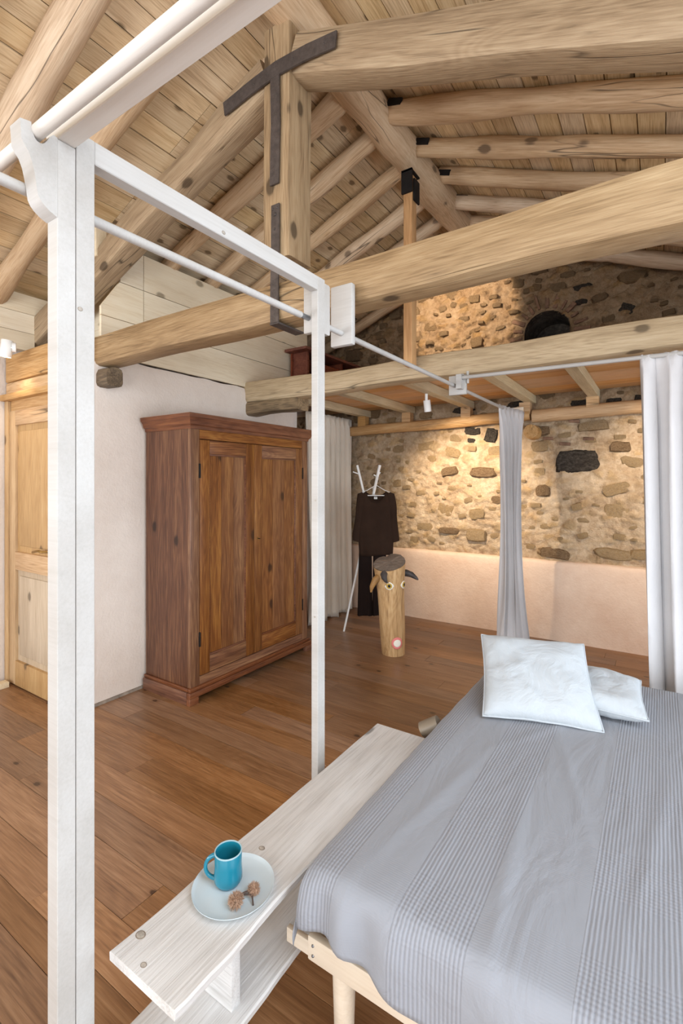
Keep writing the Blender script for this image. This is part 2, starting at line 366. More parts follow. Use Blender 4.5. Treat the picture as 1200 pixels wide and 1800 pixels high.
def beam(name, p0, p1, w, h, mat, parent=None, wob=.006, cham=.02, seg=None, roll=0, seed=0, ang=35, bow=0, fr=1.6):
    """a hewn beam: chamfered rectangle (w along local Y, h along local Z) with an uneven outline"""
    mx, L = frame_x(p0, p1, roll); seg = seg or max(2, int(L/.12)); rings = []
    for i in range(seg+1):
        x = L*i/seg; r = []
        def nz(k): return mn.noise(Vector((x*fr+seed*7.1, k*5.3, seed*1.7)))*wob*2
        hw, hh = w/2, h/2; l, rr, t, bt = hw+nz(1), hw+nz(2), hh+nz(3), hh+nz(4)
        cs = [max(.003, cham*(1+nz(5+j)*25)) for j in range(4)]; b0 = bow*math.sin(math.pi*i/seg)
        for j, (sy, sz, ay, az) in enumerate(((-1, -1, l, bt), (1, -1, rr, bt), (1, 1, rr, t), (-1, 1, l, t))):
            c = cs[j]; a = (sy*ay, sz*(az-c)); b = (sy*(ay-c), sz*az); m_ = (sy*(ay-c*.3), sz*(az-c*.3))
            pts = [a, m_, b] if j in (0, 2) else [b, m_, a]
            r += [(x, p[0], p[1]+b0) for p in pts]
        rings.append(r)
    return fin(name, loft(rings), mat, parent, mx, smooth=True, ang=ang)
def stick(name, p0, p1, w, h, mat, parent=None, bev=.003, roll=0):
    """a planed batten"""
    mx, L = frame_x(p0, p1, roll); bm = bmesh.new(); add_box(bm, 0, L, -w/2, w/2, -h/2, h/2)
    if bev: bmesh.ops.bevel(bm, geom=list(bm.edges), offset=bev, segments=1, affect='EDGES')
    return fin(name, bm, mat, parent, mx)
def logm(name, p0, p1, r, mat, parent=None, wob=.01, bend=.02, n=14, seed=0, taper=1.0, flat=0):
    mx, L = frame_x(p0, p1); seg = max(6, int(L/.09)); rings = []
    for i in range(seg+1):
        t = i/seg; x = L*t
        cy = bend*mn.noise(Vector((x*.8+seed*3.3, 1.3, seed))); cz = bend*mn.noise(Vector((x*.8, 9.3, seed*2.1)))
        rr = r*(1+(taper-1)*t)*(1+.22*mn.noise(Vector((x*2.2, seed*5, 4.4))))
        ring = []
        for k in range(n):
            a = 2*math.pi*k/n
            q = rr+wob*mn.noise(Vector((math.cos(a)*1.2+seed, math.sin(a)*1.2, x*3+seed*4)))*1.6
            yy, zz = q*math.cos(a), q*math.sin(a)
            if flat: zz = max(-flat, min(flat, zz))
            ring.append((x, yy+cy, zz+cz))
        rings.append(ring)
    return fin(name, loft(rings), mat, parent, mx, smooth=True, ang=60)
def tube(name, pts, r, mat, parent=None, n=10, closed=False, rad=None, smooth=True):
    pts = [Vector(p) for p in pts]; bm = bmesh.new(); rv = []; m_ = len(pts); prev = None
    for i, p in enumerate(pts):
        if closed: d = (pts[(i+1) % m_]-pts[i-1]).normalized()
        else: d = (pts[min(i+1, m_-1)]-pts[max(i-1, 0)]).normalized()
        u = (prev if prev is not None else (Vector((0, 0, 1)) if abs(d.z) < .9 else Vector((1, 0, 0))))
        u = (u-d*u.dot(d)).normalized(); prev = u; v = d.cross(u)
        q = rad[i] if rad else r
        rv.append([bm.verts.new(p+u*q*math.cos(2*math.pi*k/n)+v*q*math.sin(2*math.pi*k/n)) for k in range(n)])
    rng = range(m_) if closed else range(m_-1)
    for i in rng:
        a, b = rv[i], rv[(i+1) % m_]
        for k in range(n): bm.faces.new((a[k], a[(k+1) % n], b[(k+1) % n], b[k]))
    if not closed: bm.faces.new(rv[0][::-1]); bm.faces.new(rv[-1])
    return fin(name, bm, mat, parent, None, smooth=smooth, ang=50)
def lathe(name, prof, mat, loc, parent=None, n=48, rot=None, cap=False):
    bm = bmesh.new(); rv = []
    for r, z in prof:
        if r < 1e-5: rv.append([bm.verts.new((0, 0, z))])
        else: rv.append([bm.verts.new((r*math.cos(2*math.pi*k/n), r*math.sin(2*math.pi*k/n), z)) for k in range(n)])
    for a, b in zip(rv, rv[1:]):
        for k in range(n):
            k2 = (k+1) % n
            if len(a) == 1 and len(b) == 1: continue
            if len(a) == 1: bm.faces.new((a[0], b[k], b[k2]))
            elif len(b) == 1: bm.faces.new((a[k], a[k2], b[0]))
            else: bm.faces.new((a[k], a[k2], b[k2], b[k]))
    mx = Matrix.Translation(loc)
    if rot is not None: mx = mx @ rot
    return fin(name, bm, mat, parent, mx, smooth=True, ang=40)
def aim(d):
    return Vector(d).to_track_quat('Z', 'Y').to_matrix().to_4x4()
def prism(name, pts, thick, mat, parent, mx, bev=0):
    """2D outline (local y,z) extruded along local x from 0 to -thick"""
    bm = bmesh.new(); a = [bm.verts.new((0, p[0], p[1])) for p in pts]; b = [bm.verts.new((-thick, p[0], p[1])) for p in pts]
    bm.faces.new(a); bm.faces.new(b[::-1]); n = len(pts)
    for i in range(n): bm.faces.new((a[i], b[i], b[(i+1) % n], a[(i+1) % n]))
    if bev: bmesh.ops.bevel(bm, geom=[e for e in bm.edges if len(e.link_faces) == 2 and e.calc_face_angle(0) > .6], offset=bev, segments=2, affect='EDGES')
    return fin(name, bm, mat, parent, mx, smooth=bool(bev), ang=30)

# ------------------------------------------------------------------ setting
XL, XD, XA, XR = -3.16, -4.12, -4.02, 3.3     # left wall, passage wall, alcove wall, right wall
YB, YD, YF = 4.94, 1.64, -3.6                # back wall, door plane, front wall
RX, SL, SR = -1.52, .40, .37                 # ridge and roof slopes
def zlog(x): return 3.88+SL*(x-RX) if x < RX else 3.88-SR*(x-RX)
def zroof(x): return zlog(x)+.082

# floor with boards laid across the room
fl = box('floor', XD-.2, XR+.2, YF-.2, YB+.2, -.12, -.022, M['floorgap']); tag(fl, 'brown oiled oak board floor', kind='structure')
y = YF; rows = [-.05]; seq = [.155, .16, .175, .14, .157, .143, .09, .16, .173, .18, .15, .19, .16]
ys = [YF+i*.19 for i in range(18)]; yy = ys[-1]; k = 0
ys = [v for v in ys if v < -.2]
ys += [-.19, -.02, .15, .31, .46, .6, .736, .827, .97, 1.14, 1.303, 1.46]
while ys[-1] < YB-.1: ys.append(ys[-1]+random.choice((.145, .16, .18, .155)))
ys[-1] = YB
for i in range(len(ys)-1):
    y0, y1 = ys[i], ys[i+1]; x = XD-.1-random.random()*1.2
    while x < XR+.1:
        L = random.uniform(1.3, 2.3); x1 = min(x+L, XR+.15); xa = max(x, XD-.15)
        if x1-xa > .05:
            dz = random.uniform(-.0008, .0008)
            o = box('floorboard', xa+.001, x1-.001, y0+.001, y1-.001, -.02, dz, M['floor'], fl)
        x += L
# roof: dark underlay with boards along the length of the room, one row each side of the ridge
ce = bpy.data.meshes.new('ceiling'); bm = bmesh.new()
def slab(bm, xa, xb, t0, t1):
    v = [bm.verts.new(p) for p in ((xa, YF-.1, zroof(xa)+t0), (xb, YF-.1, zroof(xb)+t0), (xb, YB+.1, zroof(xb)+t0), (xa, YB+.1, zroof(xa)+t0),
                                   (xa, YF-.1, zroof(xa)+t1), (xb, YF-.1, zroof(xb)+t1), (xb, YB+.1, zroof(xb)+t1), (xa, YB+.1, zroof(xa)+t1))]
    for f in ((0, 3, 2, 1), (4, 5, 6, 7), (0, 1, 5, 4), (1, 2, 6, 5), (2, 3, 7, 6), (3, 0, 4, 7)): bm.faces.new([v[i] for i in f])
slab(bm, XD-.25, RX, .023, .1); slab(bm, RX+.0001, XR+.15, .023, .1)
ce = fin('ceiling', bm, M['roofdark']); tag(ce, 'timber board ceiling sloping down both sides of the ridge', kind='structure')
def roofboards(xa, xb, step):
    x = xa
    while (x-xb)*step < -1e-6:
        x2 = x+step
        if (x2-xb)*step > 0: x2 = xb
        for (ya, yb) in ((YF, -.3), (-.3, 1.72+random.uniform(-.04, .04)), (None, None)):
            if ya is None: continue
            pass
        cuts = [YF, random.choice((-.1, .35)), random.choice((1.93, 2.35, 2.76)), YB]
        for ya, yb in zip(cuts, cuts[1:]):
            a, b = min(x, x2), max(x, x2); cx = (a+b)/2; zc = zroof(cx)
            sl = (zroof(b)-zroof(a))/(b-a); Lh = math.hypot(b-a, zroof(b)-zroof(a))
            bm = bmesh.new(); add_box(bm, 0, yb-ya-.003, -Lh/2+.003, Lh/2-.003, 0, .02)
            X = Vector((0, 1, 0)); Y = Vector((-1, 0, -sl)).normalized(); Z = X.cross(Y)
            mx = Matrix.Translation((cx, ya, zc+random.uniform(-.002, .0015))) @ Matrix((X, Y, Z)).transposed().to_4x4()
            fin('roof_board', bm, M['roofboard'], ce, mx)
        x = x2
roofboards(RX-.02, XD-.2, -.127)
roofboards(RX+.02, XR+.1, .127)

# left plaster wall with pale boards over it
def quadwall(name, pts_fn, nu, nv, thick, mat, label):
    pass
def rough_wall(name, x, ya, yb, za, zb, thick, mat, label, axis='X', amp=.004, edge=.012):
    """plaster slab facing +X (axis X) or -Y (axis Y) with a softly uneven face and a ragged top"""
    bm = bmesh.new(); nu = max(2, int((yb-ya)/.05)); nv = max(2, int((zb-za)/.05)); g = []
    for i in range(nu+1):
        row = []
        for j in range(nv+1):
            u = ya+(yb-ya)*i/nu; z = za+(zb-za)*j/nv
            d = amp*mn.fractal(Vector((u*1.5, z*1.5, x)), 1, 2, 3)
            if j == nv: z += edge*mn.noise(Vector((u*6, 0, 3)))
            if j == nv: d -= .012
            row.append(bm.verts.new((x+d, u, z) if axis == 'X' else (u, x-d, z)))
        g.append(row)
    for i in range(nu):
        for j in range(nv): bm.faces.new((g[i][j], g[i+1][j], g[i+1][j+1], g[i][j+1]))
    s = -thick if axis == 'X' else thick
    bk = {}
    def back(v):
        if v not in bk: bk[v] = bm.verts.new((x+s, v.co.y, v.co.z) if axis == 'X' else (v.co.x, x+s, v.co.z))
        return bk[v]
    rim = [g[i][0] for i in range(nu)]+[g[nu][j] for j in range(nv)]+[g[i][nv] for i in range(nu, 0, -1)]+[g[0][j] for j in range(nv, 0, -1)]
    for a, b in zip(rim, rim[1:]+rim[:1]): bm.faces.new((a, back(a), back(b), b))
    bm.faces.new([back(v) for v in rim][::-1])
    o = fin(name, bm, mat, None, None, smooth=True, ang=40)
    return tag(o, label, kind='structure')
wl = rough_wall('wall_left', XL, 1.70, 3.95, 0, 2.36, .2, M['plaster'], 'pale pink plaster wall behind the wardrobe')
box('skirting', XL-.02, XL+.012, 1.72, 2.15, 0, .018, M['concrete'], wl)
for i, (z0, z1) in enumerate(((2.372, 2.638), (2.641, 2.904), (2.907, 3.165))):
    for ya, yb in ((1.84 if i < 2 else 1.98, 2.162), (2.165, 4.13)) if i else ((1.84, 4.13),):
        L = yb-ya; bm = bmesh.new(); H_ = z1-z0-.002
        if i == 1 and ya < 2:      # cut to the slope of the rafter
            pl_ = [(0, 0), (L-.002, 0), (L-.002, H_), (.135, H_), (0, .06)]
            A_ = [bm.verts.new((p[0], -.011, p[1])) for p in pl_]; B_ = [bm.verts.new((p[0], .011, p[1])) for p in pl_]
            bm.faces.new(A_); bm.faces.new(B_[::-1])
            for q in range(5): bm.faces.new((A_[q], B_[q], B_[(q+1) % 5], A_[(q+1) % 5]))
        else: add_box(bm, 0, L-.002, -.011, .011, 0, H_)
        mx = Matrix.Translation((XL-.012, ya, z0)) @ Matrix.Rotation(math.pi/2, 4, 'Z')
        fin('wall_panel', bm, M['paleboard'], wl, mx)
# narrow filler board over the rafter beside the post
box('wall_panel', XL-.03, XL+.01, 1.80, 1.87, 3.02, 3.24, M['paleboard'], wl)
# passage at the far left: boarded wall, plaster wall, door wall
wp = rough_wall('wall_passage', XD, YF, YD+.16, 0, 2.64, .2, M['plaster'], 'rough plaster wall at the left edge beside the door')
for z0, z1 in ((2.50, 2.632), (2.635, 2.777), (2.78, 2.92)):
    bm = bmesh.new(); add_box(bm, 0, (1.785 if z0 < 2.78 else 1.98)-YF, -.03, .03, 0, z1-z0)
    fin('wall_panel', bm, M['paleboard'], wp, Matrix.Translation((-4.04, YF+.02, z0)) @ Matrix.Rotation(math.pi/2, 4, 'Z'))
box('wall_return', XD-.2, XD-.0, YD+.17, 2.1, 0, 3.0, M['plaster'], wp)
box('wall_return', XD-.0, XL-.04, 2.06, 2.14, 0, 3.1, M['paleboard'], wp)
wa = rough_wall('wall_alcove', XA, 1.98, YB, 0, 3.0, .2, M['plaster'], 'shaded plaster wall of the alcove behind the linen curtain')
# wall that carries the door
wd = box('wall_door', XD, XL-.0, YD+.09, YD+.16, 0, 2.16, M['plaster']); tag(wd, 'plaster wall around the pine door', kind='structure')
box('skirting', XL-.2, XL-.0, YD+.0, 1.70, 0, 2.36, M['plaster'], wd)
tb = beam('lintel_timber', (XD+.03, YD+.10, 2.345), (XL-.0, YD+.10, 2.345), .2, .2, M['lintel'], None, .006, .012, seed=3)
tag(tb, 'thick oak lintel timber under the rafter foot above the door', 'beam')
tb = beam('lintel_timber', (XD+.03, YD+.08, 2.20), (XL-.0, YD+.08, 2.20), .15, .085, M['lintel'], None, .004, .01, seed=5)
tag(tb, 'thin oak lintel timber just above the door casing', 'beam')
# the door
dr = empty('door_1', (-3.75, YD, 0), 'stripped pine panel door with brass lever handle', kind='structure')
dx0, dx1 = -4.09, -3.24
box('door_casing', dx0-.02, dx1+.02, YD-.03, YD+.06, 2.105, 2.15, M['lintel'], dr, .003)
box('door_casing', dx0-.02, dx0+.035, YD-.0, YD+.07, 0, 2.105, M['door'], dr, .003)
box('door_casing', dx1-.03, dx1+.02, YD-.0, YD+.07, 0, 2.105, M['door'], dr, .003)
box('transom_panel', dx0+.04, dx1-.03, YD+.02, YD+.06, 2.03, 2.105, M['lintel'], dr)
a, b = dx0+.04, dx1-.035
box('stile', a, a+.09, YD+.01, YD+.05, .012, 2.03, M['door'], dr, .003); box('stile', b-.09, b, YD+.01, YD+.05, .012, 2.03, M['door'], dr, .003)
for z0, z1 in ((.012, .19), (.86, .99), (1.92, 2.03)): box('rail', a+.091, b-.091, YD+.008, YD+.048, z0, z1, M['lintel'] if z0 > .5 else M['door'], dr, .003)
for z0, z1, mm in ((.19, .86, 'doorgrey'), (.99, 1.92, 'door')):
    box('door_panel', a+.09, b-.09, YD+.03, YD+.045, z0, z1, M[mm], dr)
    box('door_panel', a+.125, b-.125, YD+.022, YD+.032, z0+.045, z1-.045, M[mm], dr, .006)
tube('door_handle', [(-3.46, YD+.0, 1.03), (-3.48, YD-.03, 1.03), (-3.52, YD-.035, 1.035), (-3.60, YD-.032, 1.02)], .008, M['brass'], dr)
lathe('keyhole_plate', [(0, 0), (.018, 0), (.016, .006), (0, .006)], M['brass'], (-3.46, YD+.008, 1.03), dr, 16, aim((0, -1, 0)))

# right and front walls, out of view, with the windows that let the day in
def wall_with_window(name, wname, axis, pos, a0, a1, w0, w1, s0, s1, H, label):
    parts = [(a0, w0, 0, H), (w1, a1, 0, H), (w0, w1, 0, s0), (w0, w1, s1, H)]
    bm = bmesh.new()
    for p0, p1, z0, z1 in parts:
        if axis == 'X': add_box(bm, pos, pos+.2, p0, p1, z0, z1)
        else: add_box(bm, p0, p1, pos-.2, pos, z0, z1)
    tag(fin(name, bm, M['plaster']), label, kind='structure')
    wr = empty(wname, (pos, (w0+w1)/2, s0) if axis == 'X' else ((w0+w1)/2, pos, s0), kind='structure')
    for q in range(4):
        t = w0+(w1-w0)*q/3
        t = min(max(t, w0+.03), w1-.03)
        if axis == 'X': box('window_frame', pos+.13, pos+.17, t-.03, t+.03, s0, s1, M['glass_white'], wr)
        else: box('window_frame', t-.03, t+.03, pos-.17, pos-.13, s0, s1, M['glass_white'], wr)
wk = empty('added_roof_window', (1.45, .45, 2.70), kind='structure')  # made-up skylight frame below closed boards, added to go with the overhead fill
for (xa, xb, ya, yb) in ((.62, .70, -.8, 1.7), (2.2, 2.28, -.8, 1.7), (.70, 2.2, -.8, -.72), (.70, 2.2, 1.62, 1.7)):
    bm = bmesh.new(); L_ = (xb-xa)*math.hypot(1, SR); add_box(bm, 0, L_, 0, yb-ya, -.04, .03)
    fin('window_frame', bm, M['glass_white'], wk, Matrix.Translation((xa, ya, zroof(xa)-.035)) @ Matrix.Rotation(math.atan(SR), 4, 'Y'))
wl4 = empty('added_left_window', (-4.1, -1.6, .85), kind='structure')  # made-up window frame on the solid passage wall, added for the left fill
for yv in (-2.75, -1.63, -.51): box('window_frame', -4.11, -4.06, yv, yv+.06, .8, 2.1, M['glass_white'], wl4)
for zv in (.8, 2.05): box('window_frame', -4.11, -4.06, -2.69, -.51, zv, zv+.05, M['glass_white'], wl4)
wall_with_window('wall_right', 'window_1', 'X', XR, YF, YB, -1.0, 4.0, .2, 2.02, 2.1, 'plaster wall on the right')
wall_with_window('wall_front', 'window_2', 'Y', YF, XD, XR, -2.8, 2.4, .15, 2.5, 2.6, 'plaster wall behind the viewpoint')

# ------------------------------------------------------------------ back wall: rubble stone over a plastered plinth
AX0, AX1, AZ0, AZ1 = -1.117, -.705, 2.55, 3.15     # arched niche
def in_arch(x, z, grow=0):
    cx = (AX0+AX1)/2; r = (AX1-AX0)/2+grow; zc = AZ1-(AX1-AX0)/2*.95
    return (abs(x-cx) < r and AZ0 < z < zc) or ((x-cx)**2+((z-zc)/.95)**2 < r*r and z >= zc)
YS = YB+.07
def wall_relief(x, z):
    up = min(1, max(0, (z-2.2)/.4))
    wv = Vector((x*2.1, z*3.0, 1.7)); d = .024*mn.fractal(wv, .9, 2.1, 3)
    w2 = Vector((x+.05*mn.noise(Vector((x*5, z*5, 2))), z+.05*mn.noise(Vector((x*5, z*5, 9))), 0))
    dist, pts = mn.voronoi(Vector((w2.x*7.5, w2.z if False else w2.y*12, 3.3)))
    global RUB
    e = min(1, (dist[1]-dist[0])*2.2)          # rounded rubble showing through the mortar
    keep = 1 if mn.noise(Vector((pts[0].x*3.1, pts[0].y*2.7, 4))) > -.1 else 0
    d += keep*(.016+.020*up)*e
    RUB = keep*max(0, min(1, e*1.6-.3))*(.35+.65*(.5+.5*mn.cell(Vector((pts[0].x*9, pts[0].y*9, 1)))))
    d += (.015+.014*up)*mn.fractal(Vector((x*16, z*22, 5)), .8, 2.2, 4)
    return d
bm = bmesh.new(); st = .014; nx = int((XR-XA)/st); nz = int((4.1-.70)/st); grid = {}; rubv = []; lay = bm.verts.layers.float_color.new('rubble')
for i in range(nx+1):
    x = XA+(XR-XA)*i/nx
    for j in range(nz+1):
        z = .70+st*j
        if z > zroof(x)+.10: continue
        jx = .006*mn.noise(Vector((x*20, z*20, 1))); jz = .006*mn.noise(Vector((x*20, z*20, 8)))
        grid[i, j] = bm.verts.new((x+jx, YS-wall_relief(x, z), z+jz)); rubv.append((grid[i, j], RUB, mn.noise(Vector((x*3, z*4, 7)))))
for v, r0, r1 in rubv: v[lay] = (r0, .5+.5*r1, 0, 1)
for (i, j), v in list(grid.items()):
    q = [grid.get(k) for k in ((i, j), (i+1, j), (i+1, j+1), (i, j+1))]
    if None in q: continue
    if in_arch(XA+(XR-XA)*(i+.5)/nx, .70+st*(j+.5)): continue
    bm.faces.new(q)
for v in [v for v in bm.verts if not v.link_faces]: bm.verts.remove(v)
me = bpy.data.meshes.new('wall_back')
for f in bm.faces: f.smooth = True
bm.faces.ensure_lookup_table(); bm.normal_update()
if bm.faces[0].normal.y > 0: bmesh.ops.reverse_faces(bm, faces=bm.faces[:])
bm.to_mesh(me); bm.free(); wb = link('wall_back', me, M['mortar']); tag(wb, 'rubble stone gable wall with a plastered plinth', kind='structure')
bk = bmesh.new(); add_box(bk, XD, XR, YB+.55, YB+.6, 0, 4.2); fin('outer_leaf', bk, M['darkstone'], wb)
# niche lining
bm = bmesh.new(); prof = []; cx = (AX0+AX1)/2; r = (AX1-AX0)/2; zc = AZ1-r*.95
prof = [(AX0, AZ0), (AX0, zc)]+[(cx-r*math.cos(math.pi*t/12), zc+r*.95*math.sin(math.pi*t/12)) for t in range(1, 12)]+[(AX1, zc), (AX1, AZ0)]
A = [bm.verts.new((p[0], YB+.03, p[1])) for p in prof]; B = [bm.verts.new((p[0], YB+.5, p[1])) for p in prof]
for i in range(len(prof)-1): bm.faces.new((A[i], A[i+1], B[i+1], B[i]))
bm.faces.new((A[-1], A[0], B[0], B[-1])); bm.faces.new(B)
fin('niche_lining', bm, M['darkstone'], wb)
# plinth
bm = bmesh.new(); nu = int((XR-XA)/.05); cols = []
for i in range(nu+1):
    x = XA+(XR-XA)*i/nu; col = []
    h = .752+.008*mn.noise(Vector((x*3, 0, 0)))
    pr = [(0, YB), (.1, YB), (.25, YB), (.4, YB), (.55, YB), (.66, YB+.001), (h-.03, YB+.004), (h-.008, YB+.014), (h, YB+.035), (h+.004, YB+.12)]
    for k, (z, yv) in enumerate(pr):
        d = .008*mn.fractal(Vector((x*1.3, z*1.3, 2)), 1, 2, 4)
        if k == 0: d += .004*mn.noise(Vector((x*12, 0, 1)))
        col.append(bm.verts.new((x, yv-d, z)))
    cols.append(col)
for a, b in zip(cols, cols[1:]):
    for k in range(len(a)-1): bm.faces.new((a[k], b[k], b[k+1], a[k+1]))
fin('plinth', bm, M['plasterpink'], wb, None, smooth=True)
# stones
def rockmesh(name, seed, blocky=.5, sub=2, rough=.2):
    bm = bmesh.new(); bmesh.ops.create_cube(bm, size=2); bmesh.ops.subdivide_edges(bm, edges=bm.edges[:], cuts=sub, use_grid_fill=True)
    for v in bm.verts:
        n = v.co.normalized(); v.co = v.co*blocky*.8+n*(1-blocky)*1.1
        v.co += n*rough*mn.fractal(v.co*1.3+Vector((seed*9.1, 0, 0)), 1, 2, 3)
        v.co.x += .15*mn.noise(v.co*.8+Vector((seed*3, 5, 0))); v.co.z += .2*mn.noise(v.co*.8+Vector((0, seed*3, 5)))
    me = bpy.data.meshes.new(name)
    for f in bm.faces: f.smooth = True
    bm.to_mesh(me); bm.free(); me.set_sharp_from_angle(angle=math.radians(38)); return me
rocks = [rockmesh('stone', s, .35+.4*((s*37) % 10)/10) for s in range(12)]
for r_ in rocks: r_.materials.append(M['stone'])
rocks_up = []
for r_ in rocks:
    q_ = r_.copy(); q_.materials.clear(); q_.materials.append(M['upperstone_shaded']); rocks_up.append(q_)
placed = []
def stone(x, z, a, b, rot=0, depth=.05, proud=.02, mat=None, me=None, name='stone'):
    me = me or random.choice(rocks)
    if mat is not None:
        me = me.copy(); me.materials.clear(); me.materials.append(mat)
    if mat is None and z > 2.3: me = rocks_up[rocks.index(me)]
    mx = Matrix.Translation((x, YS-wall_relief(x, z)+depth-proud, z)) @ Matrix.Rotation(rot, 4, 'Y') @ Matrix.Diagonal((a, depth, b, 1))
    o = link(name, me, None, wb, mx); placed.append((x, z, max(a, b*1.2))); return o
# the stones the photograph singles out: (x, z, half width, half height, rotation, material)
KEY = [(-.655, 1.70, .205, .115, .03, 'darkstone', .03), (-1.455, 1.985, .075, .085, .3, 'darkstone', .015), (-1.64, 2.04, .10, .045, .05, 'darkstone', .012),
       (-1.66, 1.94, .05, .028, .2, 'darkstone', .012), (-1.22, 1.93, .045, .04, 0, 'darkstone', .012), (-1.90, 1.62, .10, .05, -.15, 'brownstone', .03),
       (-1.54, 1.60, .14, .06, .08, 'brownstone', .03), (-.30, 1.82, .09, .05, .1, 'brownstone', .03), (-.95, 1.42, .07, .07, 0, 'brownstone', .02),
       (-.52, 2.02, .14, .05, -.1, None, .03), (-.96, 2.0, .09, .05, -.1, 'brownstone', .02), (-1.4, 1.32, .06, .045, .1, 'brownstone', .02),
       (-.85, .82, .15, .06, .1, 'brownstone', .025), (-.35, .85, .17, .05, .05, None, .03), (-.1, .86, .14, .055, 0, None, .03),
       (-1.9, .98, .13, .04, 0, 'brownstone', .025), (-1.6, .95, .12, .07, 0, None, .03), (-1.75, 2.27, .13, .04, 0, 'darkstone', .02),
       (-.62, 2.23, .09, .045, 0, 'darkstone', .015), (-.35, 2.22, .07, .05, 0, 'darkstone', .015), (-.12, 2.23, .08, .045, .1, 'darkstone', .015),
       (-1.2, 2.28, .12, .04, 0, 'darkstone', .015), (-.25, 3.05, .07, .05, .5, 'darkstone', .01), (-.62, 3.19, .06, .028, 0, 'darkstone', .01), (-.62, 3.33, .10, .025, -.1, 'darkstone', .01)]
for x, z, a, b, rt, mt, pr in KEY: stone(x, z, a, b, rt, .05, pr+.014, M[mt] if mt else None)
# brick voussoirs of the arch
bmk = bmesh.new(); add_box(bmk, -.03, .03, -.02, .02, 0, .13)
bmesh.ops.bevel(bmk, geom=bmk.edges[:], offset=.005, segments=1, affect='EDGES')
bme = bpy.data.meshes.new('brick'); bmk.to_mesh(bme); bmk.free(); bme.materials.append(M['brick'])
for t in range(13):
    an = math.radians(-4+188*t/12); x = cx-(r+.03)*math.cos(an); z = zc+(r*.95+.03)*math.sin(an)
    mx = Matrix.Translation((x, YS-wall_relief(x, z)+random.uniform(.0, .010), z)) @ Matrix.Rotation(math.atan2(-math.cos(an), math.sin(an)), 4, 'Y') @ Matrix.Diagonal((random.uniform(.4, .75), 1, random.uniform(.45, 1.15), 1))
    link('brick', bme, None, wb, mx)
    placed.append((x-.05*math.cos(an), z+.05*math.sin(an), .05))
for bx_, bz_ in ((-.88, 2.16), (-.95, 1.93), (-.72, 2.08), (-.60, 1.91), (.02, 1.28), (-.80, 1.87)):
    link('brick', bme, None, wb, Matrix.Translation((bx_, YS-wall_relief(bx_, bz_), bz_)) @ Matrix.Rotation(math.pi/2+.1, 4, 'Y') @ Matrix.Diagonal((.5, 1, .7, 1)))
tries = 0; cnt = 0
while cnt < 262 and tries < 14000:
    tries += 1
    z = random.uniform(.80, 3.7); x = random.uniform(-3.2, .25)
    if z < 2.1 and x < -2.95: continue
    if z > zroof(x)-.12: continue
    if 2.12 < z < 2.20: continue
    a = random.choice((.035, .05, .065, .09, .12))*random.uniform(.8, 1.15); b = a*random.uniform(.4, .75)
    if in_arch(x, z, .14): continue
    if any(abs(x-p[0]) < (a+p[2])*1.02 and abs(z-p[1]) < (b+p[2]*.62)*1.05 for p in placed): continue
    up = z > 2.45
    stone(x, z, a, b, random.gauss(0, .15), .05, random.uniform(.012, .03)+(.012 if up else 0)); cnt += 1

# ------------------------------------------------------------------ roof truss
TY = 1.88
tr = empty('roof_truss', (-1.57, TY, 2.29), 'hewn oak roof truss with king post and iron straps', 'roof truss')
tie = beam('tie_beam', (XL-.15, TY, 2.39), (XR+.1, TY, 2.39), .165, .205, M['oak'], tr, .012, .03, seed=1, fr=1.1)
# king post
mx = Matrix.Identity(4)
kp = beam('king_post', (-1.57, 1.89, 2.595), (-1.57, 1.89, 3.74), .165, .18, M['oak'], tr, .004, .014, seed=2, roll=0)
beam('principal_rafter', (-1.655, TY, 3.55), (-4.22, TY, 2.60), .155, .19, M['oak'], tr, .010, .028, seed=4)
beam('principal_rafter', (-1.485, TY, 3.57), (XR-.02, TY, 1.70), .15, .20, M['oak'], tr, .010, .028, seed=6)
# iron T strap, stirrup and rivets
def flat(name, pts, wd, th, mat, parent, yaxis=True):
    """flat bar following points in the XZ plane at its own y"""
    bm = bmesh.new(); rings = []
    for i, p in enumerate(pts):
        p = Vector(p); d = (Vector(pts[min(i+1, len(pts)-1)])-Vector(pts[max(i-1, 0)])).normalized()
        n = Vector((0, 1, 0)) if yaxis else Vector((1, 0, 0))
        s = d.cross(n).normalized()
        rings.append([p+s*wd/2+n*th/2, p-s*wd/2+n*th/2, p-s*wd/2-n*th/2, p+s*wd/2-n*th/2])
    return fin(name, loft(rings), mat, parent)
FY = 1.792
ts = flat('iron_strap', [(-1.915, FY-.006, 3.462), (-1.72, FY-.006, 3.492), (-1.56, FY-.006, 3.508), (-1.38, FY-.006, 3.498), (-1.205, FY-.006, 3.475)], .072, .009, M['iron'], tr)
flat('iron_strap', [(-1.565, FY-.006, 3.52), (-1.56, FY-.006, 3.25), (-1.567, FY-.006, 2.95)], .056, .008, M['iron'], tr)
sr = flat('iron_strap', [(-1.56, FY-.006, 2.85), (-1.562, FY-.006, 2.6), (-1.565, FY-.008, 2.45), (-1.565, FY-.008, 2.272)], .05, .008, M['iron'], tr)
bm = bmesh.new(); add_box(bm, -1.592, -1.538, FY-.012, TY+.1, 2.268, 2.277); fin('iron_strap', bm, M['iron'], tr)
rv = lathe('rivet', [(0, .007), (.006, .006), (.009, .002), (.009, 0)], M['iron'], (-1.56, FY-.01, 2.80), sr, 12, aim((0, -1, 0)))
for x_, z_ in ((-1.562, 2.73), (-1.575, 2.83), (-1.548, 2.83)): link('rivet', rv.data, None, sr, Matrix.Translation((x_, FY-.01, z_)) @ aim((0, -1, 0)) @ Matrix.Diagonal((.7, .7, .7, 1)))
